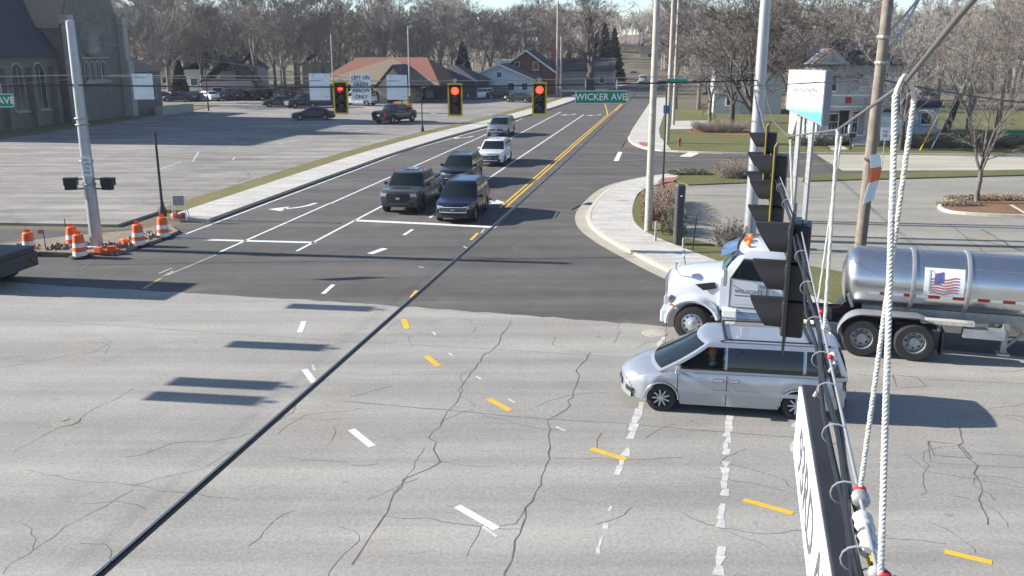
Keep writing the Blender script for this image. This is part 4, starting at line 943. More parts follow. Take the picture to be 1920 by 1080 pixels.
hd = MB().lathe([(0, 1.13), (.06, 1.15), (.085, 1.2), (.095, 1.27), (.09, 1.33), (.06, 1.39), (0, 1.41)], 14, (-.04, 0, 0)); hd.box((.06, 0, 1.255), (.04, .03, .045)); hd.box((-.04, .095, 1.26), (.03, .02, .06)); hd.box((-.04, -.095, 1.26), (.03, .02, .06))
hd.build('head', SKIN, pe, smooth=50)
for y in (.035, -.035): MB().lathe([(0, -.01), (.011, 0), (0, .01)], 8, (.052, y, 1.285)).build('eye', 'black', pe)
MB().box((.055, 0, 1.205), (.012, .045, .012)).build('mouth', HAIR, pe)
MB().lathe([(.1, 1.32), (.1, 1.36), (.07, 1.41), (0, 1.43)], 14, (-.045, 0, 0)).build('cap', HIVIS, pe)
for y in (.13, -.11):
    for k in range(4): MB().tube([(.36, y, .94+k*.022), (.4, y-.02, .95+k*.022), (.40, y-.05, .945+k*.022)], .011, 6).build('finger', SKIN, pe)
    MB().tube([(.33, y, .96), (.37, y+.03, 1.0), (.4, y+.02, 1.02)], .012, 6).build('thumb', SKIN, pe)
sw_ = MB(); sw_.tube([(.42+.04*math.cos(a), .18*math.sin(a), .95+.17*math.cos(a)) for a in np.linspace(0, 2*math.pi, 20)], .014, 6); sw_.tube([(.42, 0, .95), (.7, 0, .8)], .03, 6)
swo = sw_.build('steering_wheel', 'black', van); swo.location = (.42, .42, .06)
# ---- queue of cars on the avenue
BLUE = paint('navy_paint', (.010, .014, .042)); GREY = paint('lead_grey_paint', (.075, .085, .10)); BLK = paint('black_paint', (.012, .013, .02)); WHT = paint('white_car_paint', (.72, .73, .75), .05); SLV = paint('silver_blue_paint', (.30, .33, .38), .6)
hq = -GA+math.pi; hq = GA+math.pi
def on_lane(r, s): return W(r, s)
b1 = dict(SUV, L=5.0, wb=2.89, W=1.93, H=1.80, fo=.98, lamp=(.72, .90), grille=(.58, .82), barmat='chrome')
def back(u, v, L): r, s = toW(G(u, v)); return r, s
def place(u, v, half):     # u, v: where the front bumper meets the ground
    r, s = toW(G(u, v)); return W(r, s+half)
def blinker(root, x0, p):
    MB().box((x0-.28, .70, .80), (.14, .16, .07)).build('turn_lamp', pm('lit_amber', (1, .35, .06), .4, emit=2.0), root)
car('suv', 'navy blue suv with lit amber indicator waiting at the stop line', 'suv', place(846, 421, 2.4), hq+R(2), b1, BLUE, fine=.06, front='wind', extras=(blinker,))
def pk_extra(root, x0, p):
    MB().box((x0-.72, 0, 1.262), (.7, .8, .02)).build('hood_decal', 'black', root)
    MB().box((x0-.02, 0, .72), (.02, 1.5, .1)).build('bumper_bar', GREY, root)
    for y in (.78, -.78):
        MB().box((x0-1.98, y, 2.05), (.07, .09, .24)).build('beacon', 'amber', root)
    for k in range(3): MB().box((x0-2.75, 0, 1.985), (.9, .7, .012)).build('sunroof', 'glass', root) if k == 0 else None
car('pickup_truck', 'dark grey crew cab pickup beside the navy suv at the stop line', 'pickup', place(744, 404, 2.9), hq+R(1), dict(PICK, barmat='black', bump='black', mirror='black', rim='rimblk'), GREY, fine=.07, front='wind', extras=(pk_extra,))
car('suv', 'black suv queueing right behind the dark grey pickup', 'suv', place(848, 352, 2.35), hq+R(1), dict(SUV, L=4.7, H=1.72, W=1.88), BLK, fine=.07, front='wind')
car('suv', 'white suv with black grille queueing behind the black suv', 'suv', place(916, 313, 2.3), hq+R(2), dict(SUV, L=4.7, H=1.70, W=1.88, grille=(.5, .78), chrome=False, bump='black', rim='rimblk'), WHT, fine=.07, front='wind')
car('suv', 'silver blue suv driving behind the white suv one lane over', 'suv', place(930, 258, 2.4), hq, dict(SUV, L=4.9, H=1.74), SLV, fine=.08, front='wind')
# ---- car park vehicles
MAR = paint('maroon_paint', (.05, .012, .018)); TEAL = paint('teal_paint', (.035, .08, .085)); DGR = paint('charcoal_paint', (.035, .038, .045)); DGN = paint('dark_green_paint', (.02, .035, .022)); RED = paint('red_paint', (.25, .02, .018)); NAV2 = paint('dark_blue_paint', (.02, .03, .06))
S2 = dict(SUV, L=4.6, H=1.68)
specs = [
 ('sedan', 'charcoal sedan with a bright headlight turning through the car park', 'car', (587, 227), hq-R(68), SED, DGR),
 ('pickup_truck', 'black pickup seen from behind on the open car park', 'pickup', (742, 232), GA-R(18), PICK, BLK),
 ('sedan', 'teal sedan parked at the shadow edge of the church', 'car', (524, 202), GA+R(120), SED, TEAL),
 ('suv', 'maroon suv parked right beside the teal sedan', 'suv', (566, 204), hq-R(40), S2, MAR),
 ('suv', 'dark blue suv behind the red arrow signal beside the maroon suv', 'suv', (608, 204), GA+R(110), S2, NAV2),
 ('pickup_truck', 'white pickup parked below the green arrow sign', 'pickup', (672, 200), GA+R(80), dict(PICK, L=5.4), WHT),
 ('suv', 'silver suv parked nose on next to the white pickup', 'suv', (698, 195), GA-R(20), S2, paint('silver_paint', (.42, .44, .46), .6)),
 ('suv', 'red tailed dark suv parked by the brick building wall', 'suv', (793, 187), GA+R(5), S2, MAR),
 ('suv', 'white suv parked in front of the pale blue house', 'suv', (897, 188), hq-R(50), S2, WHT),
 ('suv', 'black suv tucked beside the white one at the blue house', 'suv', (928, 187), hq-R(40), S2, BLK),
 ('sedan', 'dark green sedan parked on the grass edge by the sidewalk', 'car', (973, 194), GA+R(75), SED, DGN),
 ('sedan', 'dark sedan parked in the church shadow nearest the wing', 'car', (296, 192), GA+R(100), SED, DGR),
 ('sedan', 'dark blue sedan parked side on next to the white sedan', 'car', (336, 193), GA+R(95), SED, NAV2),
 ('sedan', 'white sedan in the row of dark parked cars', 'car', (390, 191), GA+R(60), SED, WHT),
 ('sedan', 'small black sedan right of the white sedan', 'car', (424, 190), GA+R(20), SED, BLK),
 ('suv', 'black suv parked tail out beyond the thin lamp pole', 'suv', (455, 190), GA+R(8), S2, BLK),
 ('suv', 'dark green suv parked tail out in the far row', 'suv', (484, 189), GA+R(5), S2, DGN),
 ('suv', 'charcoal suv with red tail lights in the far row', 'suv', (515, 187), GA+R(5), S2, DGR),
 ('pickup_truck', 'black pickup parked beyond the teal sedan in the far row', 'pickup', (552, 188), GA+R(12), PICK, BLK),
 ('sedan', 'charcoal sedan between the dark blue sedan and the white sedan', 'car', (364, 191), GA+R(20), SED, DGR),
 ('suv', 'dark blue suv squeezed in between the small black sedan and the black suv', 'suv', (440, 188), GA+R(12), S2, NAV2),
 ('suv', 'maroon suv in the far row next to the dark green suv', 'suv', (500, 188), GA+R(8), S2, MAR),
 ('sedan', 'black sedan in the far row next to the charcoal suv', 'car', (533, 189), GA+R(5), SED, BLK),
 ('suv', 'charcoal suv parked behind the red arrow signal at the edge of the trees', 'suv', (640, 190), GA+R(15), S2, DGR),
 ('sedan', 'dark grey car pulled up on the left of the avenue beyond the big bare tree', 'car', (1133, 152), GA+R(90), SED, DGR),
 ('pickup_truck', 'white pickup with red tail lights driving away up the avenue', 'pickup', (1207, 160), GA-R(4), PICK, WHT),
 ('sedan', 'maroon car coming over the rise of the avenue', 'car', (1188, 146), hq-R(8), SED, MAR)]
protos = {}
lamps_on = pm('lit_headlamp', (1, .95, .85), .3, emit=4)
for nm, lab, cat, (u, v), hd_, p, cm in specs:
    loc = G(u, v-2.5, .1 if v > 165 and u < 1000 else 0)
    key = (nm, p['L'], cm.name)
    if key in protos:
        dup(protos[key], loc, hd_, lab, None)
    else:
        protos[key] = car(nm, lab, cat, loc, hd_, p, cm, fine=.12)
    protos[key].pop('group', None)
# ---- orange compact loader in the car park
tl = thing('compact_loader', G(756, 212, .1), GA+R(100), 'small orange loader with yellow bucket behind the black pickup', 'loader')
ORG = pm('loader_orange', (.62, .22, .03), .5); 
m = MB(); m.box((0, 0, .75), (2.2, 1.1, .7)); m.box((.6, 0, 1.2), (1.0, 1.0, .3)); m.build('hull', ORG, tl, bevel=.05)
m = MB()
for x in (-.7, .5):
    for y in (-.5, .5): m.box((x*.8-.3, y, 1.6), (.08, .08, 1.0))
m.build('cab_frame', 'black', tl); MB().box((-.35, 0, 2.12), (1.2, 1.2, .1)).build('cab_roof', ORG, tl)
MB().extr([(0, 0), (.7, 0), (.75, .1), (.25, .8), (0, .8)], (1.5, -.8, .15), X3, Z3, Y3, 1.6).build('bucket', 'yellow', tl)
for y in (.62, -.62): MB().tube([(-.6, y, 1.3), (.6, y, 1.2), (1.6, y, .5)], .07, 6).build('lift_arm', 'yellow', tl)
for x in (-.75, .75):
    for y in (.75, -.75): add_wheel(tl, x, y, .4, .28, 'rimblk', 5)
# ================================================================== TANKER TRUCK
fa, ra_ = G(1295, 640), G(1710, 678)
ht = math.atan2(fa.y-ra_.y, fa.x-ra_.x); nrm_far = Vector((math.sin(ht), -math.cos(ht), 0))
WT = paint('truck_white', (.58, .61, .65), .1, .3)
tk = thing('tractor_unit', fa+nrm_far*1.2, ht, 'white bonneted tractor unit hauling the steel tanker', 'truck')
def loft(root, name, stations, mat, smooth=40, n=None):
    """stations: (x, [(y,z)...]) symmetric half sections from bottom edge to top centre"""
    m = MB(); rg = []
    for x, hs in stations:
        full = [(-y, z) for y, z in hs[:-1]]+([(0, hs[-1][1])] if abs(hs[-1][0]) < 1e-6 else [(-hs[-1][0], hs[-1][1]), hs[-1]])+[(y, z) for y, z in hs[:-1]][::-1]
        rg.append([(x, -y, z) for y, z in full])
    k = len(rg[0]); m.add([q for r_ in rg for q in r_], [(i*k+j, (i+1)*k+j, (i+1)*k+j+1, i*k+j+1) for i in range(len(rg)-1) for j in range(k-1)]+[tuple(range(k)), tuple((len(rg)-1)*k+j for j in range(k-1, -1, -1))])
    return m.build(name, mat, root, smooth=smooth)
def hs(w_, zb, zt, rd=.22, wt_=None):
    wt_ = wt_ or w_
    return [(w_, zb), (w_, (zb+zt)/2), (wt_, zt-rd), (wt_*.98-rd*.25, zt-rd*.35), (wt_-rd, zt), (wt_*.4, zt+.05), (0, zt+.06)]
hood = loft(tk, 'bonnet', [(.78, hs(.62, .95, 1.62, .2)), (.70, hs(.70, .8, 1.74, .2)), (.5, hs(.76, .8, 1.82, .2)), (.0, hs(.80, 1.0, 1.92, .2)), (-.75, hs(.92, 1.0, 2.02, .2))], WT)
cabp = [(-.72, hs(1.02, .95, 1.98, .1)), (-.80, hs(1.03, .95, 2.06, .12, 1.0)), (-1.18, hs(1.05, .95, 2.66, .16, .93)), (-1.4, hs(1.05, .95, 2.74, .18, .92)), (-2.2, hs(1.05, .95, 2.78, .18, .92)), (-2.45, hs(1.04, .95, 2.70, .2, .91))]
cabo = loft(tk, 'cab', cabp, WT, 30)
# windscreen and visor
MB().grid(lambda a, b: (-.78-.40*b+.035+.06*(1-(2*a-1)**2), (2*a-1)*(.93-.06*b), 2.07+.52*b), 8, 4).build('windscreen', glass('truck_windscreen', (.05, .14, .15), 0), tk, smooth=60)
MB().grid(lambda a, b: (-1.12+.42*(1-b)+.05*(1-(2*a-1)**2), (2*a-1)*(.96-.02*b), 2.50+.19*b), 8, 3).build('sun_visor', paint('blue_visor', (.03, .09, .26), .2), tk, smooth=60)
for y in (-.7, -.35, 0, .35, .7): MB().lathe([(.07, 0), (.06, .06), (0, .08)], 10, (-1.4, y, 2.765+.05*(1-abs(y)))).build('marker_lamp', 'amber', tk)
MB().box((-1.36, .1, 2.845), (.22, .3, .09)).build('roof_beacon', pm('orange_red', (.65, .12, .04), .5), tk)
for sd_ in (1, -1):
    y = sd_*1.055
    q = MB().extr([(-1.02, 1.92), (-1.9, 1.88), (-1.92, 2.45), (-1.32, 2.47)], (0, y, 0), X3, Z3, Y3, sd_*.012); q.build('side_window', 'glass', tk)
    dr = MB().extr([(-.98, 1.1), (-1.98, 1.1), (-1.98, 1.86), (-.98, 1.9)], (0, y, 0), X3, Z3, Y3, sd_*.01).build('door', WT, tk)
    MB().box((-1.5, y+sd_*.012, 1.28), (.9, .012, .2)).build('door_step_panel', pm('panel_grey', (.5, .52, .55), .5), dr)
    MB().box((-1.88, y+sd_*.03, 1.72), (.18, .04, .05)).build('handle', 'chrome', dr)
    MB().box((-.99, y+sd_*.004, 1.5), (.02, .03, .85)).build('seam', 'under', dr)
    mr = MB(); mr.box((-.86, sd_*1.32, 2.0), (.1, .2, .5)); mr.tube([(-.9, sd_*1.05, 2.2), (-.86, sd_*1.3, 2.22)], .02, 6); mr.tube([(-.9, sd_*1.05, 1.8), (-.86, sd_*1.3, 1.78)], .02, 6); mr.build('door_mirror', 'steel', tk, bevel=.02)
    hm = MB(); hm.tube([(.45, sd_*.68, 1.8), (.52, sd_*.86, 2.0), (.52, sd_*.86, 2.06)], .02, 6); hm.lathe([(0, -.03), (.1, -.02), (.1, .02), (0, .03)], 12, (.54, sd_*.86, 2.1), 'X'); hm.build('bonnet_mirror', 'chrome', tk)
    # wheel-arch wing
    P = []
    m = MB()
    for i, a in enumerate(np.linspace(-.12, math.pi*.93, 16)):
        c, s_ = math.cos(a), math.sin(a)
        for (rad, yy) in ((.60, 1.22), (.66, 1.24), (.70, 1.16), (.74, .80), (.60, .78)): P.append((rad*c*1.12, sd_*yy, .56+rad*s_))
    m.add(P, [(i*5+j, i*5+j+1, (i+1)*5+j+1, (i+1)*5+j) for i in range(15) for j in range(4)]); m.build('wing', WT, tk, smooth=45)
    loft(tk, 'x', [(0, hs(.1, 0, .1, .02)), (.1, hs(.1, 0, .1, .02))], WT) if False else None
    MB().box((.76, sd_*.88, 1.12), (.16, .34, .24)).build('headlight', 'headlamp', tk, bevel=.03)
    MB().box((.58, sd_*1.235, 1.05), (.12, .02, .06)).build('side_marker', 'amber', tk)
    MB().extr([(-.02, 1.62), (-.55, 1.72), (-.62, 1.55), (-.25, 1.46)], (0, sd_*.90, 0), X3, Z3, Y3, sd_*.03).build('air_intake', 'black', tk)
    MB().lathe([(.3, -.55), (.3, .55)], 18, (-1.75, sd_*.85, .72), 'X').build('fuel_tank', 'alu', tk, smooth=40)
    MB().box((-1.02, sd_*.95, .75), (.4, .5, .55)).build('step_box', 'white', tk, bevel=.03)
    add_wheel(tk, 0, sd_*1.2, .52, .29, 'chrome', 10)
    for x in (-4.55, -5.87):
        w_ = add_wheel(tk, x, sd_*1.22, .52, .5, 'steel_d', 8)
    m = MB(); P = []
    AR = [(-3.92, .62)]+[(-4.55+.64*math.cos(a), .56+.62*math.sin(a)) for a in np.linspace(.25, 1.5, 8)]+[(-5.9, 1.19), (-6.35, 1.05), (-6.5, .9)]
    for x, z in AR: P += [(x, sd_*1.25, z), (x, sd_*.7, z+.01)]
    P2 = [(x*1.0, y_, z+.03) for x, y_, z in P]
    m.add(P, [(2*i, 2*i+1, 2*i+3, 2*i+2) for i in range(len(AR)-1)]); m.add(P2, [(2*i, 2*i+1, 2*i+3, 2*i+2) for i in range(len(AR)-1)]); m.build('mudguard', 'steel', tk, smooth=40)
    MB().box((-6.55, sd_*.95, .55), (.02, .55, .75)).build('mud_flap', 'black', tk)
loft(tk, 'cowl_gap', [(-.735, hs(.95, 1.0, 2.0, .12)), (-.755, hs(.95, 1.0, 2.0, .12))], 'under')
for sd_ in (1, -1):
    MB().box((-1.99, sd_*1.058, 1.48), (.018, .02, .80)).build('door_gap', 'under', tk); MB().box((-1.5, sd_*1.058, 1.09), (1.0, .02, .016)).build('sill_gap', 'under', tk)
    MB().tube([(-1.0, sd_*1.07, 1.92), (-1.32, sd_*1.03, 2.48), (-1.92, sd_*1.03, 2.46), (-1.90, sd_*1.07, 1.88), (-1.0, sd_*1.07, 1.92)], .014, 5).build('window_seal', 'black', tk)
    MB().tube([(-2.1, sd_*1.08, 1.2), (-2.1, sd_*1.12, 1.3), (-2.1, sd_*1.12, 1.9), (-2.1, sd_*1.08, 2.0)], .016, 6).build('grab_rail', 'chrome', tk)
    for k in range(2): MB().box((-1.02, sd_*1.205, .58+k*.22), (.38, .04, .03)).build('step_tread', 'steel_d', tk)
MB().box((.86, 0, 1.3), (.06, .85, .75)).build('grille', 'chrome', tk)
for k in range(7): MB().box((.895, -.36+k*.12, 1.3), (.02, .03, .68)).build('grille_bar', 'black', tk)
MB().box((.82, 0, .66), (.2, 2.25, .38)).build('bumper', WT, tk, bevel=.05)
MB().box((-3.2, 0, .85), (6.6, .9, .28)).build('chassis', 'under', tk); MB().box((-2.75, 0, 1.5), (.14, 1.5, 1.1)).build('headache_rack', 'steel_d', tk)
MB().tube([(-2.65, -.85, .9), (-2.65, -.85, 3.0)], .09, 10).build('exhaust_stack', 'chrome', tk)
MB().box((-3.3, .7, 1.0), (.9, .4, .25)).build('battery_box', 'black', tk)
fr = Matrix(((-1, 0, 0, -1.5), (0, 0, 1, 1.067), (0, 1, 0, 1.55), (0, 0, 0, 1)))
text_mesh('door_lettering', "WILSON'S", .15, pm('slate_letter', (.14, .155, .2), .5), tk, fr, 1.15)
MB().box((-1.5, 1.069, 1.43), (.75, .006, .03)).build('door_stripe', pm('slate_letter', (.09, .10, .14), .5), tk)
# ---- tanker trailer
tt = thing('tank_trailer', tk.matrix_basis @ Vector((-4.13, 0, 0)), ht, 'polished steel tank trailer with flag panel and red white reflector tape', 'tanker')
TR_, TZ = .84, 1.98
MB().lathe([(0, .16), (TR_*.35, .14), (TR_*.65, .08), (TR_*.86, 0.0), (TR_*.96, -.12), (TR_, -.25), (TR_, -10.5), (TR_*.9, -10.75), (0, -10.9)], 48, (.02, 0, TZ), 'X').build('tank', 'alu', tt, smooth=50)
for x in (-1.6, -2.95, -4.6, -6.4, -8.4): MB().lathe([(TR_, x-.05), (TR_+.035, x-.05), (TR_+.045, x), (TR_+.035, x+.05), (TR_, x+.05)], 48, (0, 0, TZ), 'X').build('band', 'steel', tt, smooth=40)
for a in (R(38), R(75)): MB().tube([(-.3, math.cos(a)*(TR_+.002), TZ+math.sin(a)*TR_), (-10, math.cos(a)*(TR_+.002), TZ+math.sin(a)*TR_)], .008, 5).build('weld_seam', 'steel_d', tt)
def tpatch(x0, x1, a0, a1, off): return MB().grid(lambda a, b: (x0+(x1-x0)*a, math.cos(a0+(a1-a0)*b)*(TR_+off), TZ+math.sin(a0+(a1-a0)*b)*(TR_+off)), 6, 6)
redt = pm('red_tape', (.33, .02, .02), .4)
for k in range(24):
    x = -.5-k*.30
    tpatch(x, x-.28, R(-21), R(-15), .006).build('reflector_tape', redt if k % 2 else 'signwhite', tt)
flag = tpatch(-1.85, -2.83, R(-14), R(37), .004).build('decal_panel', 'signwhite', tt)
fr_, fb_, fg_ = pm('flag_red', (.40, .13, .14), .5), pm('flag_blue', (.10, .10, .28), .5), pm('decal_grey', (.35, .36, .40), .5)
for k in range(6):
    m = MB().grid(lambda a, b: (-2.01-.69*a, math.cos(R(-12+k*5.2+2.6*b+1.6*math.sin(a*9)+3*a))*(TR_+.009), TZ+math.sin(R(-12+k*5.2+2.6*b+1.6*math.sin(a*9)+3*a))*(TR_+.009)), 14, 1); m.build('flag_stripe', fr_, flag)
MB().grid(lambda a, b: (-2.10-.22*a, math.cos(R(6+20*b+4*a))*(TR_+.012), TZ+math.sin(R(6+20*b+4*a))*(TR_+.012)), 4, 4).build('flag_canton', fb_, flag)
MB().grid(lambda a, b: (-1.97-.04*a, math.cos(R(-6+38*b))*(TR_+.011), TZ+math.sin(R(-6+38*b))*(TR_+.011)), 1, 5).build('decal_pole', fg_, flag)
MB().grid(lambda a, b: (-1.97-.28*a, math.cos(R(29-9*a+4*math.sin(a*7)+2.2*b))*(TR_+.011), TZ+math.sin(R(29-9*a+4*math.sin(a*7)+2.2*b))*(TR_+.011)), 8, 1).build('decal_scroll', fg_, flag)
for y in (.45, -.45): MB().box((-5.2, y, 1.16), (9.6, .12, .26)).build('frame_rail', 'steel_d', tt)
m = MB(); m.box((-.9, 0, 1.08), (1.5, 1.0, .1)); m.build('fifth_wheel_plate', 'under', tt)
MB().box((-2.5, 1.0, 1.12), (1.3, .25, .1)).build('side_step', 'walk', tt); MB().box((-3.4, .95, .88), (1.0, .3, .25)).build('hose_tray', 'steel', tt)
for sd_ in (1, -1):
    lg = MB(); lg.box((-3.95, sd_*.8, .72), (.14, .14, .8)); lg.box((-3.95, sd_*.8, .32), (.3, .3, .05)); lg.tube([(-3.95, sd_*.8, .45), (-4.6, sd_*.6, 1.05)], .04, 6); lg.build('landing_leg', 'steel_d', tt)
    for x in (-8.6, -9.85): add_wheel(tt, x, sd_*1.22, .52, .5, 'steel_d', 8)
    MB().tube([(-.15, sd_*.55, 1.22), (.0, sd_*.62, 1.6)], .05, 6).build('front_bracket', 'steel', tt)
MB().tube([(-5.0, .9, 1.4), (-5.0, .95, .9), (-5.6, .95, .85)], .07, 8).build('outlet_pipe', 'steel', tt); MB().box((-5.0, .98, 1.35), (.3, .25, .3)).build('valve_box', pm('dull_yellow', (.5, .42, .18), .6), tt)
MB().tube(bez((.05, .2, 1.15), (.7, .5, .9), (1.3, .3, 1.5), 10), .025, 6).build('air_hose', redt, tt)
# ---- dump truck leaving at the left edge
dk = thing('dump_truck', G(-146, 529), math.pi-AL+R(2), 'dark dump truck tail with low deck leaving past the barrels', 'truck')
DKG = pm('dark_truck_paint', (.035, .037, .042), .5, var=.2, scale=2); 
MB().box((0, 0, .95), (7.4, 2.4, .5)).build('deck', DKG, dk)
MB().box((-3.74, 0, .75), (.1, 2.4, .5)).build('tail_bumper', DKG, dk)
MB().box((.7, 0, 2.55), (4.6, 2.35, 2.7), taper=.97).build('tipper_body', pm('dull_green', (.16, .24, .2), .6, var=.15, scale=2), dk)
MB().box((3.85, 0, 2.0), (1.6, 2.3, 2.2)).build('cab', DKG, dk)
for x in (-2.6, -1.3, 3.0):
    for y in (1.2, -1.2): add_wheel(dk, x, y, .5, .4, 'steel_d', 8)
for y in (.9, -.9): MB().box((-3.81, y, .8), (.03, .22, .1)).build('tail_light', 'redlens', dk)
for y in (1.22,): MB().box((-3.2, y, .9), (.9, .02, .05)).build('reflector_strip', 'signback', dk)
# ================================================================== TREES AND SHRUBS
def gen_tree(seed, height, trunk=.28, r0=.22, forks=3, levels=5, spread=.5, lean=(0, 0), twigs=5, droop=0.0, up=.25, sides=True, ratio=.74, minr=.006):
    rg = random.Random(seed); tk_, cr_ = MB(), MB()
    def rand_dir(d, ang):
        o = d.orthogonal().normalized(); o.rotate(Matrix.Rotation(rg.uniform(0, 2*math.pi), 3, d)); return (d*math.cos(ang)+o*math.sin(ang)).normalized()
    def path(p, d, ln, n, wob, lvl):
        P = [p.copy()]; dd = d.copy()
        for i in range(n):
            dd = (dd+Vector((rg.uniform(-1, 1), rg.uniform(-1, 1), rg.uniform(-1, 1)))*wob+Vector((0, 0, up*.25 if lvl < 4 else -droop))).normalized(); P.append(P[-1]+dd*ln/n)
        return P, dd
    def twig(p, d, ln, r):
        P, dd = path(p, d, ln, 2, .16, 9)
        cr_.tube(P, [r, r*.8, r*.45], 3, cap=False)
    def grow(p, d, ln, r, lvl):
        n = 3 if lvl < levels else 2
        P, dd = path(p, d, ln, n, .10+.02*lvl, lvl)
        rr = [r*(1-.42*i/n) for i in range(n+1)]
        cr_.tube(P, rr, 5 if lvl < 2 else (4 if lvl < 4 else 3), cap=False)
        if lvl >= levels:
            for k in range(twigs): 
                t = rg.uniform(.1, 1); i = min(int(t*n), n-1); q = P[i].lerp(P[i+1], t*n-i)
                twig(q, rand_dir(dd, rg.uniform(.3, .9)), ln*rg.uniform(.5, 1.0), max(minr*.7, r*.5))
            return
        k = 2 if rg.random() < .55 else 3
        for j in range(k):
            grow(P[-1], rand_dir(dd, spread*rg.uniform(.45, 1.15)), ln*ratio*rg.uniform(.8, 1.12), max(minr, rr[-1]*(.78 if k == 2 else .7)), lvl+1)
        if sides and lvl >= 1:
            for j in range(2 if lvl < 3 else 1):
                i = rg.randint(1, n-1); grow(P[i], rand_dir(dd, rg.uniform(.6, 1.1)), ln*ratio*rg.uniform(.5, .8), max(minr, rr[i]*.45), min(lvl+2, levels))
    th = height*trunk
    P = [Vector((0, 0, -.25))]+[Vector((lean[0]*t*th+rg.uniform(-.04, .04), lean[1]*t*th+rg.uniform(-.04, .04), t*th)) for t in (.0, .08, .4, .75, 1)]
    tk_.tube(P, [r0*1.7, r0*1.45, r0*1.12, r0, r0*.92, r0*.85], 9)
    d0 = Vector((lean[0], lean[1], 1)).normalized()
    L0 = height*(1-trunk)/sum(ratio**i for i in range(levels+1))*1.12
    for j in range(forks):
        a = 2*math.pi*j/forks+rg.uniform(-.4, .4); tilt = spread*rg.uniform(.5, .95) if j else spread*.25
        d = (d0*math.cos(tilt)+Vector((math.cos(a), math.sin(a), 0))*math.sin(tilt)).normalized()
        grow(P[-1]-Vector((0, 0, rg.uniform(0, th*.18))), d, L0*rg.uniform(.9, 1.1), r0*.62, 1)
    return tk_, cr_
def tree(name, label, loc, group=None, tm='bark', cm='twig', rz=0, **k):
    a, b = gen_tree(**k); root = thing(name, loc, rz, label, 'tree', group)
    a.build('trunk', tm, root, smooth=60); b.build('crown', cm, root); return root
NTRI = 0
M['darktwig'] = bark('dark_twigs', (.10, .085, .075))
# near and distinctive trees
tree('bare_tree', 'broad bare tree with dark leaning trunk on the lawn beside the thick steel pole', G(1428, 272), None, 'darkbark', 'darktwig', 0, seed=11, height=15, trunk=.2, r0=.34, forks=5, levels=6, spread=.68, lean=(-.28, .1), twigs=5, minr=.02)
tree('bare_tree', 'broad bare tree in front of the white two storey house', G(1490, 262), None, 'darkbark', 'darktwig', 0, seed=14, height=14, trunk=.16, r0=.3, forks=5, levels=6, spread=.72, lean=(.2, .1), twigs=5, minr=.02)
tree('young_tree', 'young bare tree with forked grey trunk in the kerbed island', G(1830, 386), None, 'bark', 'bark', 0, seed=21, height=9.2, trunk=.2, r0=.13, forks=4, levels=5, spread=.55, twigs=4, minr=.011, up=.4)
tree('bare_tree', 'massive bare roadside tree with thick trunk left of the avenue', W(-16.5, 163), None, 'darkbark', 'darktwig', 0, seed=5, height=18, trunk=.2, r0=.8, forks=5, levels=6, spread=.55, twigs=4, minr=.022)
tree('bare_tree', 'tall bare tree with pale forked stem at the edge of the right lawn', G(1868, 262), None, 'bark', 'twig', 0, seed=31, height=15, trunk=.3, r0=.24, forks=3, levels=6, spread=.45, twigs=3, minr=.014)
tree('bare_tree', 'pollarded dark tree leaning over the outbuilding', G(1772, 250), None, 'darkbark', 'twig', 0, seed=37, height=10, trunk=.42, r0=.32, forks=3, levels=5, spread=.75, lean=(.25, 0), twigs=4, minr=.014)
tree('bare_tree', 'dense bare tree screening the outbuilding beside the white house', (xAt(1690, 72.5), 72.8, .1), None, 'darkbark', 'twig2', 0, seed=52, height=11, trunk=.2, r0=.2, forks=5, levels=6, spread=.62, twigs=4, minr=.016)
tree('bare_tree', 'dense bare tree on the lawn beyond the kerbed island tree', (xAt(1812, 80), 80, .1), None, 'bark', 'twig', 0, seed=54, height=13, trunk=.2, r0=.25, forks=5, levels=6, spread=.6, twigs=4, minr=.016)
tree('bare_tree', 'dark bare tree right of the pale half hidden house', (xAt(1370, 92), 92, .1), None, 'darkbark', 'darktwig', 0, seed=57, height=14, trunk=.18, r0=.3, forks=5, levels=6, spread=.66, twigs=4, minr=.02)
# woodland trees: a few kinds, each placed tree an individual
kinds = []
for i, (sd, hh, sp, rr, tw) in enumerate([(41, 15, .46, .26, 4), (42, 17, .40, .30, 4), (43, 13, .55, .24, 4), (44, 16, .5, .34, 4), (45, 12, .6, .2, 5)]):
    t = tree('bare_tree', 'bare grey woodland tree standing behind the car park', (0, 0, -200), 'woodland trees behind the car park', 'bark' if i % 2 else 'bark2', 'twig' if i % 2 else 'twig2', 0, seed=sd, height=hh, trunk=.26, r0=rr, forks=4, levels=6, spread=sp, twigs=tw, minr=.024)
    kinds.append(t)
rt = random.Random(99)
used = [False]*5
def plant(x, y, k, sc, lab, grp, z=0.0):
    rz = rt.uniform(0, 6.28)
    if not used[k]:
        used[k] = True; t = kinds[k]; t.location = (x, y, z); t.rotation_euler = (0, 0, rz); t.scale = (sc,)*3; t['label'] = lab; t['group'] = grp
        return t
    return dup(kinds[k], (x, y, z), rz, lab, grp, sc)
lab0, grp0 = 'bare grey woodland tree standing behind the car park', 'woodland trees behind the car park'
for u in range(215, 850, 32):
    Y = rt.uniform(150, 172); plant(xAt(u+rt.uniform(-12, 12), Y), Y, rt.randrange(5), rt.uniform(.95, 1.25), lab0, grp0)
for u in range(200, 1060, 28):
    Y = rt.uniform(176, 205); plant(xAt(u+rt.uniform(-12, 12), Y), Y, rt.randrange(5), rt.uniform(1.05, 1.35), lab0, grp0)
labr, grpr = 'bare woodland tree on the rise beyond the right hand lawns', 'woodland trees beyond the right lawns'
for u in range(1260, 2000, 42):
    Y = rt.uniform(118, 150); plant(xAt(u+rt.uniform(-15, 15), Y), Y, rt.randrange(5), rt.uniform(.75, 1.0), labr, grpr)
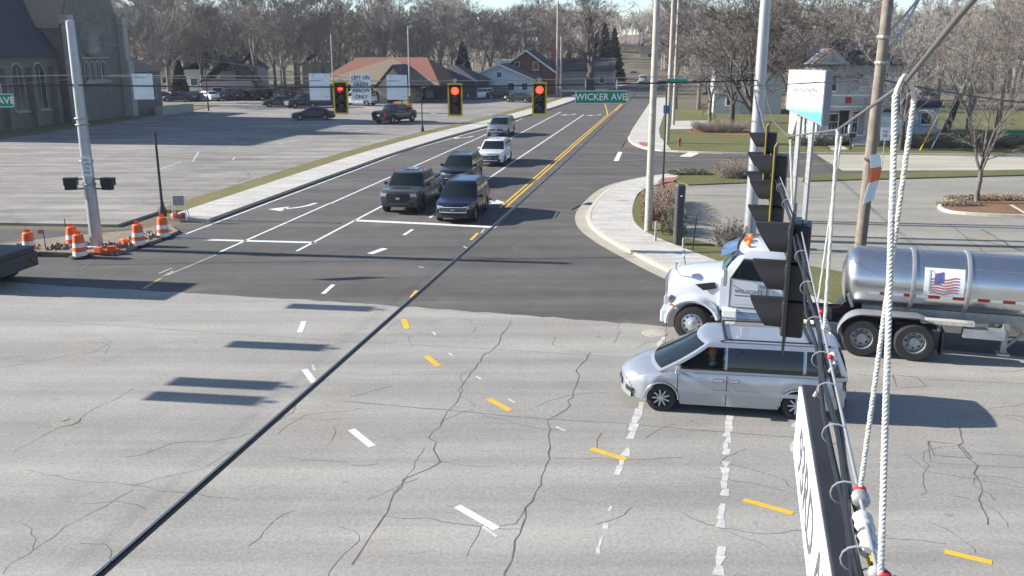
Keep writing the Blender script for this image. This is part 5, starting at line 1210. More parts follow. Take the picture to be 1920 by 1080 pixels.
for u in range(1240, 2000, 36):
    Y = rt.uniform(165, 215); plant(xAt(u+rt.uniform(-15, 15), Y), Y, rt.randrange(5), rt.uniform(.85, 1.15), labr, grpr)
for u, Y, k, sc, lab in [(262, 128, 2, .95, 'bare tree close behind the church wing'), (300, 134, 0, .9, 'bare tree with crooked limbs behind the dark sedans'), (590, 152, 3, .8, 'bare tree beside the end of the brown roof'), (1040, 178, 1, .9, 'bare tree between the brick house and the utility poles'), (1330, 100, 2, .8, 'bare tree beside the white driveway on the right')]:
    plant(xAt(u, Y), Y, k, sc, lab, None)
    
# far wooded ridge: reads as one mass
def ridge(name, us, Yr, n, seed, hmin, hmax, zb, mat, lab):
    rg = random.Random(seed); m = MB()
    for _ in range(n):
        Y = rg.uniform(*Yr); x = xAt(rg.uniform(*us), Y); hh = rg.uniform(hmin, hmax); z0 = zb(x, Y)
        m.tube([(x, y_, z) for y_, z in ((Y, z0-.5), (Y, z0+hh*.4))], [.3, .2], 3, cap=False)
        for k in range(9):
            a = rg.uniform(0, 6.28); t0 = rg.uniform(.25, .5)*hh; p = Vector((x, Y, z0+t0)); d = Vector((math.cos(a)*.5, math.sin(a)*.5, 1)).normalized()
            q = p+d*hh*rg.uniform(.25, .4); m.tube([p, q], [.13, .07], 3, cap=False)
            for j in range(7):
                a2 = rg.uniform(0, 6.28); e = (d+Vector((math.cos(a2), math.sin(a2), rg.uniform(-.2, .6)))*.55).normalized(); s = p.lerp(q, rg.uniform(.3, 1)); f = s+e*hh*rg.uniform(.1, .2)
                m.tube([s, f], [.07, .03], 3, cap=False)
                for l in range(3):
                    e2 = (e+Vector((rg.uniform(-1, 1), rg.uniform(-1, 1), rg.uniform(-.3, 1)))*.6).normalized(); s2 = s.lerp(f, rg.uniform(.2, 1)); m.tube([s2, s2+e2*hh*rg.uniform(.05, .1)], [.035, .02], 3, cap=False)
    o = m.build(name, mat); tag(o, lab, 'woodland', None, 'stuff'); return o
def hill(x, y): return 0 if y < 215 else (9.0+ (3.5 if x > 60 else 0))*(1-math.cos(min(1, (y-215)/170)*math.pi))/2+max(0, y-385)*.012
hm = MB(); NX, NY = 60, 40
hm.grid(lambda a, b: (-420+900*a, 212+400*b, hill(-420+900*a, 212+400*b)-.025+.6*math.sin(a*31)*b), NX, NY); struct('hill', hm, 'dirt', smooth=80)
ridge('woodland', (-100, 1180), (225, 400), 240, 5, 11, 16, lambda x, y: hill(x, y), 'twig', 'grey brown winter woodland covering the far rise')
ridge('woodland', (1215, 2050), (225, 400), 190, 6, 10, 14, lambda x, y: hill(x, y), 'twig2', 'brown winter woodland on the ridge to the right')
ridge('woodland', (960, 1290), (300, 430), 130, 7, 12, 17, lambda x, y: hill(x, y), 'twig2', 'hazy grey woodland closing the end of the avenue')
# road carries on up the rise
up_road = MB(); P = [AV(-10.3, s) for s in (214, 240, 270, 300, 330)]
up_road.add([v for p in P for v in ((p.x-4.5, p.y, hill(p.x, p.y)+.25), (p.x+4.5, p.y, hill(p.x, p.y)+.25))], [(2*i, 2*i+1, 2*i+3, 2*i+2) for i in range(4)]); struct('road', up_road, 'asph')
# conifers
def conifer(label, loc, hh, rr, seed):
    rg = random.Random(seed); root = thing('pine_tree', loc, 0, label, 'tree', None)
    MB().tube([(0, 0, -.2), (0, 0, hh*.95)], [.2, .03], 6).build('trunk', 'darkbark', root)
    m = MB()
    for i in range(int(hh*70)):
        t = rg.random()**.8; z = hh*(.08+.92*t); rad = rr*(1-t)**.85*rg.uniform(.55, 1.05)+.1; a = rg.uniform(0, 6.28); d = Vector((math.cos(a), math.sin(a), -.25)); s = Vector((-d.y, d.x, 0)); wd = .22+.25*(1-t)
        b0 = Vector((0, 0, z))+d*rad*.35; e = Vector((0, 0, z))+d*rad
        m.add([b0-s*wd*.5, b0+s*wd*.5, e+s*wd*.35+Vector((0, 0, -.15)), e+d*.25, e-s*wd*.35+Vector((0, 0, -.15))], [(0, 1, 2, 3, 4)])
        m.add([b0, e+d*.2, e+Vector((0, 0, -.45)), b0+Vector((0, 0, -.3))], [(0, 1, 2, 3)])
    m.build('crown', 'needle', root); return root
for u, Y, hh, rr, lab in [(1132, 205, 13, 3.0, 'tall dark conifer right of the massive roadside tree'), (1150, 212, 12, 3.0, 'dark conifer close against the tallest conifer by the avenue'), (1118, 215, 11, 3.0, 'conifer half behind the massive roadside tree'), (868, 185, 9, 2.6, 'dark conifer behind the grey annex roof'), (340, 150, 6, 1.6, 'small conifer among the houses behind the car park'), (1345, 160, 9, 2.2, 'conifer beyond the pale half hidden house')]:
    conifer(lab, (xAt(u, Y), Y, 0), hh, rr, int(u))
# shrubs
def shrub(name, label, loc, w_, d_, hh, seed, leaves=500, lm='leafb', tw='twig', rz=0, group=None):
    rg = random.Random(seed); root = thing(name, loc, rz, label, 'shrub', group); m = MB(); lf = MB()
    for i in range(int(60+40*w_*d_)):
        x, y = rg.uniform(-.45, .45)*w_, rg.uniform(-.45, .45)*d_; p = Vector((x*.6, y*.6, -.03)); e = Vector((x*1.15, y*1.15, hh*rg.uniform(.55, 1.02)*(1-.35*(abs(x/w_)+abs(y/d_))))); q = p.lerp(e, .5)+Vector((rg.uniform(-.08, .08), rg.uniform(-.08, .08), .03))
        m.tube([p, q, e], [.014, .010, .005], 3, cap=False)
        for k in range(5):
            s = q.lerp(e, rg.random()); m.tube([s, s+Vector((rg.uniform(-1, 1), rg.uniform(-1, 1), rg.uniform(-.2, 1))).normalized()*rg.uniform(.1, .25)], [.006, .003], 3, cap=False)
    for i in range(leaves):
        x, y = rg.uniform(-.5, .5), rg.uniform(-.5, .5); z = hh*rg.uniform(.08, 1)*(1-.5*(x*x+y*y)*2); c = Vector((x*w_, y*d_, z)); s = rg.uniform(.03, .07); a = Vector((rg.uniform(-1, 1), rg.uniform(-1, 1), rg.uniform(-1, 1))).normalized(); b = a.orthogonal().normalized()
        lf.add([c-a*s, c+b*s*.6, c+a*s, c-b*s*.6], [(0, 1, 2, 3)])
    m.build('branches', tw, root); lf.build('leaves', lm, root); return root
shrub('hedge', 'brown winter hedge behind the grey pole on the corner', G(1240, 400), 2.0, 7.0, 1.25, 1, 2600, 'leafb', 'twig', R(-8))
shrub('hedge', 'dark low hedge end beside the black sign column', G(1262, 438), 1.1, 2.4, 1.0, 2, 800, 'leafg', 'bark', R(-8))
shrub('shrub', 'grey twiggy bush at the edge of the right car park verge', G(1368, 465), 1.5, 1.5, 1.35, 3, 260, 'leafb', 'twig2')
shrub('shrub', 'wide reddish bush on the grass by the side street', G(1375, 335), 2.4, 2.2, 1.3, 4, 900, 'leafb', 'twig2')
shrub('shrub', 'low green clump near the red tactile pad', G(1290, 330), 2.6, 1.2, .5, 5, 1300, 'leafg', 'twig')
shrub('shrub', 'tangled brown bush in the planting bed of the lawn', G(1350, 250), 5.5, 2.5, 1.5, 6, 1500, 'leafb', 'twig2')
shrub('shrub', 'low ornamental grass along the back of the tree island', G(1880, 380), 6.0, 1.0, .5, 7, 2200, pm('dry_grass_leaf', (.24, .17, .07), .9, var=.3, scale=4), 'twig')
shrub('shrub', 'low dry clump at the tip of the tree island', G(1800, 390), 2.2, .9, .4, 8, 900, 'leafb', 'twig')
shrub('shrub', 'foundation shrubs in front of the white house porch', (xAt(1530, 77), 76.2, .1), 5, 1.2, 1.1, 9, 1200, 'leafg', 'twig2')
shrub('hedge', 'dark evergreen hedge along the far side of the street', (xAt(1800, 74), 74.5, .1), 14, 1.6, 1.3, 10, 3800, 'leafg', 'bark')
for i, (u, v) in enumerate([(165, 216), (225, 214)]): shrub('shrub', ['small shrub under the rose window of the church', 'small shrub at the corner of the church wing'][i], G(u, v, .15), 2.2, 1.2, 1.1, 20+i, 700, 'leafg', 'twig')
mn = MB(); rg = random.Random(8)
# ================================================================== POLES, WIRES, SIGNALS, SIGNS
def steel_pole(name, label, base, hh, r0, r1, tm='steel', n=12, bolts=True, cat='pole', group=None):
    root = thing(name, base, 0, label, cat, group)
    MB().tube([(0, 0, 0), (0, 0, hh)], [r0, r1], n).build('shaft', tm, root, smooth=50)
    if bolts:
        MB().box((0, 0, .03), (r0*3.2, r0*3.2, .06)).build('base_plate', tm, root)
        for sx in (-1, 1):
            for sy in (-1, 1): MB().lathe([(.035, 0), (.035, .12), (0, .13)], 6, (sx*r0*1.3, sy*r0*1.3, .03)).build('anchor_bolt', 'steel_d', root)
        MB().lathe([(r1*1.06, 0), (r1*1.06, .05), (0, .1)], n, (0, 0, hh-.03)).build('cap', tm, root)
    return root
PL = G(182, 462, .12); hL = zAt(40, PL.y)-.12
pl = steel_pole('signal_pole', 'tapered galvanised signal pole rising from the dug up corner', PL, hL, .27, .17, n=8)
for z in (5.0, 5.25, 3.55, 2.6): MB().lathe([(.26, -.03), (.27, 0), (.26, .03)], 12, (0, 0, z)).build('strap', 'steel_d', pl)
MB().lathe([(.5, -.1), (.5, .06), (0, .07)], 18, (0, 0, .02)).build('footing', 'walk', pl)
for sx, u in ((-1, 145), (1, 185)):
    ps = thing('pedestrian_signal', (PL.x+sx*.75, PL.y-.05, zAt(345, PL.y)), R(-8*sx), 'black pedestrian signal box on the %s of the dug up corner pole' % ('church side' if sx < 0 else 'avenue side'), 'signal')
    MB().box((0, 0, 0), (.46, .2, .46)).build('housing', 'black', ps, bevel=.02)
    m = MB(); m.box((0, .06, .24), (.52, .34, .03)); m.box((.24, .06, .1), (.03, .3, .3)); m.box((-.24, .06, .1), (.03, .3, .3)); m.build('visor', 'black', ps)
    for z in (.2, -.2): MB().tube([(0, 0, z), (-sx*.55, .05, z)], .03, 6).build('bracket', 'black', ps)
sg = thing('pole_sign', (PL.x+.12, PL.y-.32, zAt(310, PL.y)), R(6), 'small white regulatory sign strapped to the left signal pole', 'sign')
MB().box((0, 0, 0), (.36, .015, .78)).build('panel', 'signwhite', sg)
DKT = pm('sign_black', (.02, .02, .025), .5)
for i, t in enumerate(['NO', 'TURN', 'ON', 'RED']): text_mesh('lettering', t, .15, DKT, sg, frame_m((0, -.012, .25-i*.17), X3, Z3), .9, .003)
PR = G(1405, 448, .1); hR = zAt(-20, PR.y)
steel_pole('signal_pole', 'thick pale steel signal pole behind the white truck cab', PR, hR, .27, .22, n=10)
# --- far span across the avenue
zA, zB = 7.05, 6.72
LA, RA_ = Vector((PL.x, PL.y, zA)), Vector((PR.x, PR.y, zA+.05))
def cable(name, label, pts, r, mat='cable', n=6):
    c = Vector(pts[len(pts)//2]); root = MB().tube(pts, r, n).build(name, mat, None, smooth=70, loc=tuple(pts[0]))
    return tag(root, label, 'cable')
far_dir = (RA_-LA); far_y = lambda x: LA.y+(x-LA.x)/(far_dir.x)*far_dir.y
ext = LA-far_dir.normalized()*14
cable('span_wire', 'upper span wire carrying the three red signals', sag(ext+Vector((0, 0, .1)), LA, .1, 6)+sag(LA, RA_, .28)[1:], .016, 'steel_d')
cable('span_cable', 'thick black cable strung just below the upper span wire', [p+Vector((0, -.14, 0)) for p in sag(ext-Vector((0, 0, .2)), LA+Vector((0, 0, -.38)), .1, 6)+sag(LA+Vector((0, 0, -.38)), RA_+Vector((0, 0, -.30)), .16)[1:]], .028)
def span_pt(u):
    # point of the upper span wire in column u
    best = min((p for p in [LA.lerp(RA_, i/400)-Vector((0, 0, .28*4*(i/400)*(1-i/400))) for i in range(401)]+[LA-far_dir.normalized()*.1*i for i in range(140)]), key=lambda p: abs(960+F*p.x/(p.y*CT+(H-p.z)*ST)-u)); return best
def signal_head(label, loc, rz, lit=None, arrow=False, drop=.32, border=True, group='traffic signal heads', cut=1.0):
    """hung at loc (on the wire); faces local -y"""
    root = thing('traffic_signal', loc, rz, label, 'traffic light', None)
    sh_, sw_, sd_ = .355, .345, .2; top = -drop; zc = top-sh_*1.5-.1
    MB().tube([(0, .06, .06), (0, .06, min(top, -.1))], .024, 6).build('hanger', 'steel', root)
    MB().box((0, 0, .02), (.16, .08, .1)).build('wire_clamp', 'steel', root)
    bw, bh = sw_+.26, sh_*3+.26
    MB().box((0, -.03, zc), (bw, .02, bh)).build('backplate', 'black', root)
    if border:
        q = MB(); t = .065
        for sx in (-1, 1): q.box((sx*(bw/2-t/2), -.046, zc), (t, .012, bh))
        for sz in (-1, 1): q.box((0, -.0465, zc+sz*(bh/2-t/2)), (bw-2*t, .012, t))
        q.build('reflective_border', 'yellow', root)
    for k in range(3):
        z = zc+(1-k)*sh_
        h_ = MB().box((0, .03, z), (sw_, sd_, sh_-.012)).build('housing', 'black', root, bevel=.02)
        MB().lathe([(.152, -.078), (.12, -.09), (0, -.096)], 20, (0, 0, z), 'Y').build('lens', 'red_on' if lit == k and not arrow else 'lens', h_)
        if lit == k and arrow:
            a_ = MB(); y = -.103; a_.add([(-.10, y, z), (-.01, y, z+.09), (-.01, y, z+.035), (.10, y, z+.035), (.10, y, z-.035), (-.01, y, z-.035), (-.01, y, z-.09)], [(0, 6, 5, 4, 3, 2, 1)]); a_.build('arrow', 'red_on', h_)
            MB().lathe([(.15, -.080), (.12, -.0925), (0, -.0985)], 20, (0, 0, z), 'Y').build('lens_glow', pm('dim_red_lens', (.35, .01, .01), .4, emit=.25), h_)
        v = MB(); a0, a1 = R(-30), R(210); N_ = 18; P = []
        for rad in (.168, .160):
            for i in range(N_+1):
                a = a0+(a1-a0)*i/N_; dep = .30*(.30+.70*(.5+.5*math.sin(a)))*cut
                P += [(rad*math.cos(a), -.07, z+rad*math.sin(a)), (rad*math.cos(a), -.07-dep, z+rad*math.sin(a)*.97)]
        o = 2*(N_+1); fs = [(2*i, 2*i+1, 2*i+3, 2*i+2) for i in range(N_)]+[(o+2*i, o+2*i+2, o+2*i+3, o+2*i+1) for i in range(N_)]+[(2*i+1, o+2*i+1, o+2*i+3, 2*i+3) for i in range(N_)]
        v.add(P, fs); v.build('visor', 'black', h_, smooth=50)
    return root
for u, lab, ar in [(637, 'yellow bordered signal showing a red left arrow', True), (853, 'yellow bordered signal with round red light between the arrow signal and the street name sign', False), (1010, 'yellow bordered signal with round red light next to the green street name sign', False)]:
    p = span_pt(u); signal_head(lab, p, R(2), 0, ar, .03 if ar else .12, True)
    
def hung_board(name, label, cat, u, w_, hh, drop, mat, lines=(), rz=0, dy=0.0, txt=.17, back=False):
    p = span_pt(u); r = thing(name, (p.x, p.y+dy, p.z), rz, label, cat)
    MB().box((0, 0, -drop-hh/2), (w_, .012, hh)).build('panel', mat, r, bevel=.004)
    for sx in (-.3, .3):
        MB().tube([(sx*w_, .03, max(.06, -drop-.02)), (sx*w_, .03, min(-.04, -drop-.12))], .014, 6).build('hanger', 'steel', r); MB().lathe([(.03, 0), (.03, .015), (0, .018)], 8, (sx*w_, -.008, -drop-.07), 'Y').build('bolt', 'steel_d', r)
    if back:
        for z in (.18, hh-.18): MB().box((0, -.02, -drop-z), (w_*.9, .025, .04)).build('stiffener', 'signback', r)
        MB().box((w_*.38, -.01, -drop-hh+.15), (.05, .006, .07)).build('date_sticker', 'steel_d', r)
    for i, t in enumerate(lines): text_mesh('lettering', t, txt, DKT, r, frame_m((0, -.009, -drop-.16-i*(hh-.3)/(len(lines)-1)), X3, Z3), .95, .003, .004)
    return r
hung_board('overhead_sign', 'blank white sign back hung over the church end of the car park', 'sign', 266, .80, 1.0, -.14, 'signback', back=True)
hung_board('overhead_sign', 'blank white sign back hung just left of the red arrow signal', 'sign', 598, .82, 1.05, -.28, 'signback', back=True)
hung_board('overhead_sign', 'white overhead sign lettered left on green arrow only', 'sign', 678, .80, 1.05, -.28, 'signwhite', ('LEFT ON', 'GREEN', 'ARROW', 'ONLY'), txt=.2)
hung_board('overhead_sign', 'blank white sign back hung between the arrow sign and the lit round signal', 'sign', 745, .82, .98, -.24, 'signback', back=True)
def street_sign(label, u, v, d, w_, hh, s, rz=0, post=None):
    c = at(u, v, d); r = thing('street_name_sign', c, rz, label, 'sign')
    MB().box((0, 0, 0), (w_, .02, hh)).build('panel', 'green', r)
    q = MB(); t = .022
    for sz in (-1, 1): q.box((0, -.013, sz*(hh/2-t)), (w_-.02, .008, t))
    for sx in (-1, 1): q.box((sx*(w_/2-t), -.0135, 0), (t, .008, hh-.03))
    q.build('border', 'signwhite', r)
    text_mesh('lettering', s, hh*.68, 'signwhite', r, frame_m((0, -.014, -.005), X3, Z3), .98, .003, .004)
    for sx in (-.3, .3): MB().tube([(sx*w_, .03, -hh*.3), (sx*w_, .03, post if post else zA-c.z-.2)], .02, 6).build('hanger', 'steel', r)
    return r
dW = span_pt(1127); street_sign('green WICKER AVE street name sign hung beside the red signal', 1127, 182, dW.y*CT+1.5*ST-.1, 2.13, .54, 'WICKER AVE', R(2))
street_sign('green street name sign hung on the left span in front of the church', -27, 189, 33.0, 1.85, .50, 'WICKER AVE', R(14))
# --- comms cable along the avenue over the junction
A_, B_ = at(150, 1100, 3.55), at(1226, 133, 76.5)
cable('overhead_cable', 'thick black cable slanting over the junction along the avenue', sag(A_+(A_-B_).normalized()*1.5, B_, .35, 40), .0145)
cable('cable_highlight', 'thin added strip that draws the bright highlight along the slanting black cable', [p+Vector((-.008+.002*math.sin(i*2.1), 0, .017+.002*math.sin(i*1.7))) for i, p in enumerate(sag(A_+(A_-B_).normalized()*1.5, B_, .35, 40))], .0045, 'steel')  # added strip, stands in for the highlight along the top of the cable
# --- near span at right, running to the thick pale pole
def nsp(zc, h=None):
    h = h if h is not None else float(np.interp(zc, [1.5, 2.5, 5.2, 8.3, 16.5, 39], [1.32, 1.40, 1.64, 1.60, 1.90, 1.75]))
    x = float(np.interp(zc, [1.3, 2.44, 3.02, 5.2, 8.3, 16.5, 39.3], [.66, .99, 1.158, 1.80, 2.64, 4.7, 10.5])); Y = (zc-h*ST)/CT; return Vector((x, Y, H-h))
zz = list(np.concatenate([np.linspace(1.3, 8, 26), np.linspace(8.6, 39.3, 30)]))
NP = [nsp(z) for z in zz]; sd_dir = (NP[-1]-NP[0]).normalized(); rgt = Vector((sd_dir.y, -sd_dir.x, 0))
cable('span_wire', 'bright galvanised span wire running to the thick pale pole', NP, .0075, 'steel')
rz_ = random.Random(4)
for k, (dx, dz, r) in enumerate([(-.035, -.03, .011), (-.055, -.05, .012), (.0, -.055, .010), (-.02, -.075, .012)]):
    P = [p+rgt*(dx+.012*math.sin(i*.9+k*2))+Vector((0, 0, dz+.012*math.sin(i*1.3+k))) for i, p in enumerate(NP)]
    cable('signal_cable', ['black signal cable lashed closest under the bright span wire', 'black signal cable bowed out on the far side of the lashing loops', 'slack black signal cable under the span wire', 'lowest black signal cable of the lashed bundle'][k], P, r)
def loop_tie(zc, k):
    c = nsp(zc); P = []
    for a in np.linspace(R(60), R(330), 12): P.append(c+rgt*(-.03+.055*math.cos(a))+Vector((0, 0, -.035+.055*math.sin(a)))+sd_dir*.05*(a-3)/3)
    return P
for k, zc in enumerate([2.3, 2.62, 3.1, 3.7, 4.3, 4.9, 5.6, 6.4, 7.3, 8.6, 10, 11.5, 13.4, 15.4]):
    o = MB().tube(loop_tie(zc, k), .0032, 5).build('lashing_loop', 'steel', None, smooth=70, loc=tuple(nsp(zc))); tag(o, 'pale wire loop tying the cables to the bright span wire', 'cable tie', 'lashing loops along the near span')
def fitting(name, label, zc, parts, cat='fitting'):
    root = thing(name, nsp(zc), math.atan2(sd_dir.y, sd_dir.x), label, cat)
    for nm, mat, (x, y, z), r, ln in parts: MB().lathe([(0, -ln/2), (r*.7, -ln/2), (r, -ln*.3), (r*.8, 0), (r, ln*.25), (r*.6, ln/2), (0, ln/2)], 10, (x, y, z), 'X').build(nm, mat, root, smooth=50)
    return root
redk = pm('red_knob', (.5, .015, .03), .5)
M['porcelain'] = pm('dusty_porcelain', (.50, .50, .49), .35, var=.2, scale=20)
fitting('splice_clamp', 'white porcelain strain insulator on the span below the loose rope', 2.72, [('insulator', 'porcelain', (0, .0, -.03), .032, .11), ('insulator', 'porcelain', (.12, .0, -.03), .034, .11), ('cap', 'yellow', (-.08, 0, -.04), .012, .04)])
fitting('rope_knot', 'red rope knob where the thick white rope meets the span', 2.44, [('knob', redk, (0, -.01, .012), .022, .035), ('collar', 'steel', (.03, 0, 0), .028, .04)])
fitting('rope_knot', 'red rope knob where the slanting rope meets the span', 3.02, [('knob', redk, (0, 0, .012), .022, .035), ('collar', 'steel', (-.03, 0, 0), .03, .05)])
fitting('splice_clamp', 'white insulator cluster beside the minivan roof', 4.85, [('insulator', 'porcelain', (0, -.02, 0), .024, .06), ('knob', redk, (-.06, 0, .015), .016, .03)])
fitting('splice_clamp', 'white insulator pair with red knob in front of the tractor drive wheels', 5.5, [('insulator', 'porcelain', (0, -.02, -.02), .028, .10), ('insulator', 'porcelain', (.11, -.02, -.02), .026, .08), ('knob', redk, (.19, -.01, .02), .018, .03)])
# three side-on signals on the near span
face = math.atan2(sd_dir.y, sd_dir.x)-R(90)
for zc, lab, bo in [(8.3, 'large black signal seen side on right above the minivan roof', False), (12.7, 'middle of three side on black signals along the near span', True), (16.6, 'farthest side on black signal near the pale steel pole', True)]:
    h0 = float(np.interp(zc, [5.2, 8.3, 12.7, 16.5], [1.64, 1.60, 1.75, 1.90])); p = nsp(zc, h0)
    s_ = signal_head(lab, p-rgt*.03, math.atan2(sd_dir.y, sd_dir.x)+R(180)+R(6)-math.pi*0, None, False, {8.3: -.135, 12.7: -.38, 16.6: -.47}[zc], bo, cut=1.0)
    s_.rotation_euler = (0, 0, math.atan2(-rgt.y, -rgt.x)+R(90)-R(5))
MB_hang = nsp(8.2, 1.6)
# illuminated-type sign cabinet hung parallel to the span, lower right
c0, c1 = at(1540, 712, 4.95), at(1566, 1085, 3.0)
sl = 2.6; sdir = Vector((sd_dir.x, sd_dir.y, 0)).normalized(); srt = Vector((sdir.y, -sdir.x, 0)); fc = nsp(4.9, 1.78)-srt*.055
cb = thing('sign_cabinet', fc-sdir*sl/2-Vector((0, 0, .2)), math.atan2(sdir.y, sdir.x), 'long black sign cabinet with white lettered face hung under the near span', 'sign')
MB().box((0, .035, 0), (sl, .10, .40)).build('cabinet', pm('cabinet_black', (.022, .023, .028), .5, var=.3, scale=5), cb, bevel=.01)
MB().box((0, .092, -.005), (sl-.04, .014, .39)).build('face', 'signwhite', cb)
text_mesh('lettering', '93RD AVE', .34, pm('letter_grey', (.10, .10, .12), .5), cb, frame_m((0, .101, -.01), (-1, 0, 0), Z3), 1.25, .002)
for x in (-.9, 1.12): MB().tube([(x, .03, .2), (x, -.06, .40)], .012, 8).build('hanger', 'steel_d', cb)
# --- messenger wire with rope slings
ms = [at(1930, -120, 1.45), at(1800, 28, 1.85), at(1697, 155, 2.65), at(1571, 243, 5.3), at(1478, 256, 9.5), at(1448, 225, 18), RA_+Vector((0, -.2, -.2))]
cable('messenger_wire', 'dark messenger wire kinked where the rope slings pull it down', ms, .0068, pm('grey_wire', (.10, .10, .105), .6), 8)
def rope(name, label, a, b, r=.0085, pitch=.055, lead=()):
    a, b = Vector(a), Vector(b); L_ = (b-a).length; n = int(L_/pitch*7); d = (b-a).normalized(); o = d.orthogonal().normalized(); q = d.cross(o); m = MB()
    for k in range(3):
        m.tube([a+d*L_*i/n+(o*math.cos(2*math.pi*(i/7+k/3))+q*math.sin(2*math.pi*(i/7+k/3)))*r*.62 for i in range(n+1)], r*.62, 5)
    if lead: m.tube(lead, r, 6)
    root = m.build(name, 'rope', None, smooth=60, loc=tuple(a)); return tag(root, label, 'rope')
top = at(1697, 150, 2.65)
rope('rope', 'thick twisted white rope hanging straight down to the lowest red knob', at(1679, 178, 2.6), nsp(2.44)+Vector((0, 0, .02)), .008, .036, [top+Vector((0, 0, .012)), top+Vector((-.012, -.01, .004)), at(1684, 165, 2.6), at(1679, 180, 2.6)])
rope('rope', 'twisted white rope slanting back to the splice on the span', at(1714, 185, 2.75), nsp(3.02)+Vector((0, 0, .02)), .0072, .036, [top+Vector((0, 0, .012)), top+Vector((.014, .02, .004)), at(1711, 165, 2.7), at(1714, 187, 2.75)])
top2 = at(1571, 243, 5.3)
rope('rope', 'thin white rope sling hanging from the messenger in front of the tanker', top2, nsp(5.35)+Vector((0, 0, .02)), .0095, .05)
rope('rope', 'thin grey rope hanging just behind the white sling', at(1578, 255, 5.6), nsp(5.9)+Vector((0, 0, .02)), .007, .05)
rope('rope', 'short pale cord left of the pylon sign posts', at(1482, 262, 9.5), nsp(9.6)+Vector((0, 0, .02)), .012, .08)
# ================================================================== LEFT SPAN (out of frame to the left) that throws the row of shadows
SH = sv
def caster(u, v, z):          # where something at height z must hang to throw its shadow at (u, v)
    g = G(u, v); return g+Vector((sv.x, sv.y, 0))/sv.z*z+Vector((0, 0, z))
pts = [((742, 524), 6.2), ((635, 578), 6.3), ((530, 650), 6.3), ((435, 721), 6.2), ((385, 748), 6.2)]
LS0 = Vector((PL.x, PL.y, 6.9)); q1 = caster(385, 748, 6.0); ld = (q1-LS0); ld.z = 0; ld.normalize()
LS1 = LS0+ld*34
cable('span_wire', 'span wire running from the left signal pole towards the camera side of the highway', [LS0, LS0+ld*12-Vector((0, 0, .15)), LS0+ld*24-Vector((0, 0, .15)), LS1], .006, 'steel_d')
for i, ((uv), z) in enumerate(pts):
    c = caster(*uv, 6.0); t = (c-LS0).dot(ld); p = LS0+ld*t; p.z = 6.75
    if i == 0: continue
    if False:
        r = thing('overhead_sign', p, math.atan2(ld.y, ld.x), 'square sign on the left span shading the fresh asphalt', 'sign'); MB().box((0, 0, -.6), (.9, .02, .9)).build('panel', 'signwhite', r); MB().tube([(0, 0, .05), (0, 0, -.15)], .02, 6).build('hanger', 'steel', r)
    else:
        signal_head(['', 'left span signal closest to its steel pole', 'second signal along the left span', 'third signal along the left span', 'last signal along the left span'][i], p, math.atan2(ld.y, ld.x)+R(0), None, False, .1, True)
# ================================================================== UTILITY POLES AND STREET FURNITURE
def wood_pole(label, base, hh, r0, r1, mat='wood', lean=(0, 0)):
    root = thing('utility_pole', base, 0, label, 'pole')
    MB().tube([(0, 0, -.2), (lean[0]*hh*.5, lean[1]*hh*.5, hh*.5), (lean[0]*hh, lean[1]*hh, hh)], [r0, (r0+r1)/2, r1], 12).build('shaft', mat, root, smooth=60); return root
wood_pole('pale weathered utility pole on the corner grass by the sidewalk', G(1215, 432, .13), 12.5, .17, .12, 'palewood')
steel_pole('street_name_post', 'slim black post with green street name blades on the corner', G(1242, 362, .14), zAt(157, G(1242, 362).y)-.1, .06, .05, 'blackpaint', 8, False, 'post')
b_ = COL.objects[-1]
sn = thing('street_name_sign', (G(1242, 362).x+.55, G(1242, 362).y, zAt(151, G(1242, 362).y)), R(-10), 'green street name blade on top of the slim black post', 'sign'); MB().box((0, 0, 0), (1.15, .02, .22)).build('panel', 'green', sn); MB().box((0, -.012, .09), (1.1, .006, .015)).build('border', 'signwhite', sn)
bb = thing('small_blue_sign', (G(1242, 362).x+.02, G(1242, 362).y-.08, zAt(205, G(1242, 362).y)), R(-10), 'small blue plate low on the slim black post', 'sign'); MB().box((0, 0, 0), (.35, .015, .45)).build('panel', pm('sign_blue', (.03, .12, .35), .5), bb)
wood_pole('brown utility pole at the far corner of the side street', G(1251, 268, .13), 14, .2, .14, 'palewood')
wood_pole('thin far utility pole right of the corner pole pair', (xAt(1262, 96), 96, .1), 14, .17, .12, 'palewood')
wood_pole('tall pale utility pole beside the brick house', (xAt(1044, 152), 152, 0), 15, .22, .15, 'palewood')
wood_pole('second pale utility pole close to the one by the brick house', (xAt(1051, 150), 150, 0), 9.5, .18, .14, 'palewood')
wood_pole('far thin utility pole on the left of the avenue', (xAt(1066, 182), 182, 0), 13, .18, .13, 'wood')
wp = wood_pole('brown wooden utility pole with truss arm beside the tanker', G(1601, 565, .13), 11.5, .185, .15, 'wood', (.012, 0))
for k, (z, r) in enumerate([(zAt(78, wp.location.y), .2), (zAt(126, wp.location.y), .2)]): MB().lathe([(r, -.05), (r+.012, 0), (r, .05)], 12, (.1, 0, z)).build('arm_bracket', 'steel_d', wp)
Yp = wp.location.y
def wpp(u, v, dy=0): return Vector((xAt(u, Yp+dy, zAt(v, Yp+dy)), Yp+dy, zAt(v, Yp+dy)))-wp.location
MB().tube([wpp(1652, 76), wpp(1700, 25), wpp(1724, -5), wpp(1790, -60)], .035, 6).build('truss_arm', 'steel', wp); MB().tube([wpp(1648, 122), wpp(1690, 60), wpp(1724, -2)], .035, 6).build('truss_arm', 'steel', wp)
for a, b in [((1664, 63), (1664, 97)), ((1683, 44), (1683, 70))]: MB().tube([wpp(*a), wpp(*b)], .022, 6).build('truss_strut', 'steel', wp)
fl = thing('warning_flag', wp.location+wpp(1632, 335, -.26), 0, 'white and orange warning banner wrapped on the wooden pole', 'banner')
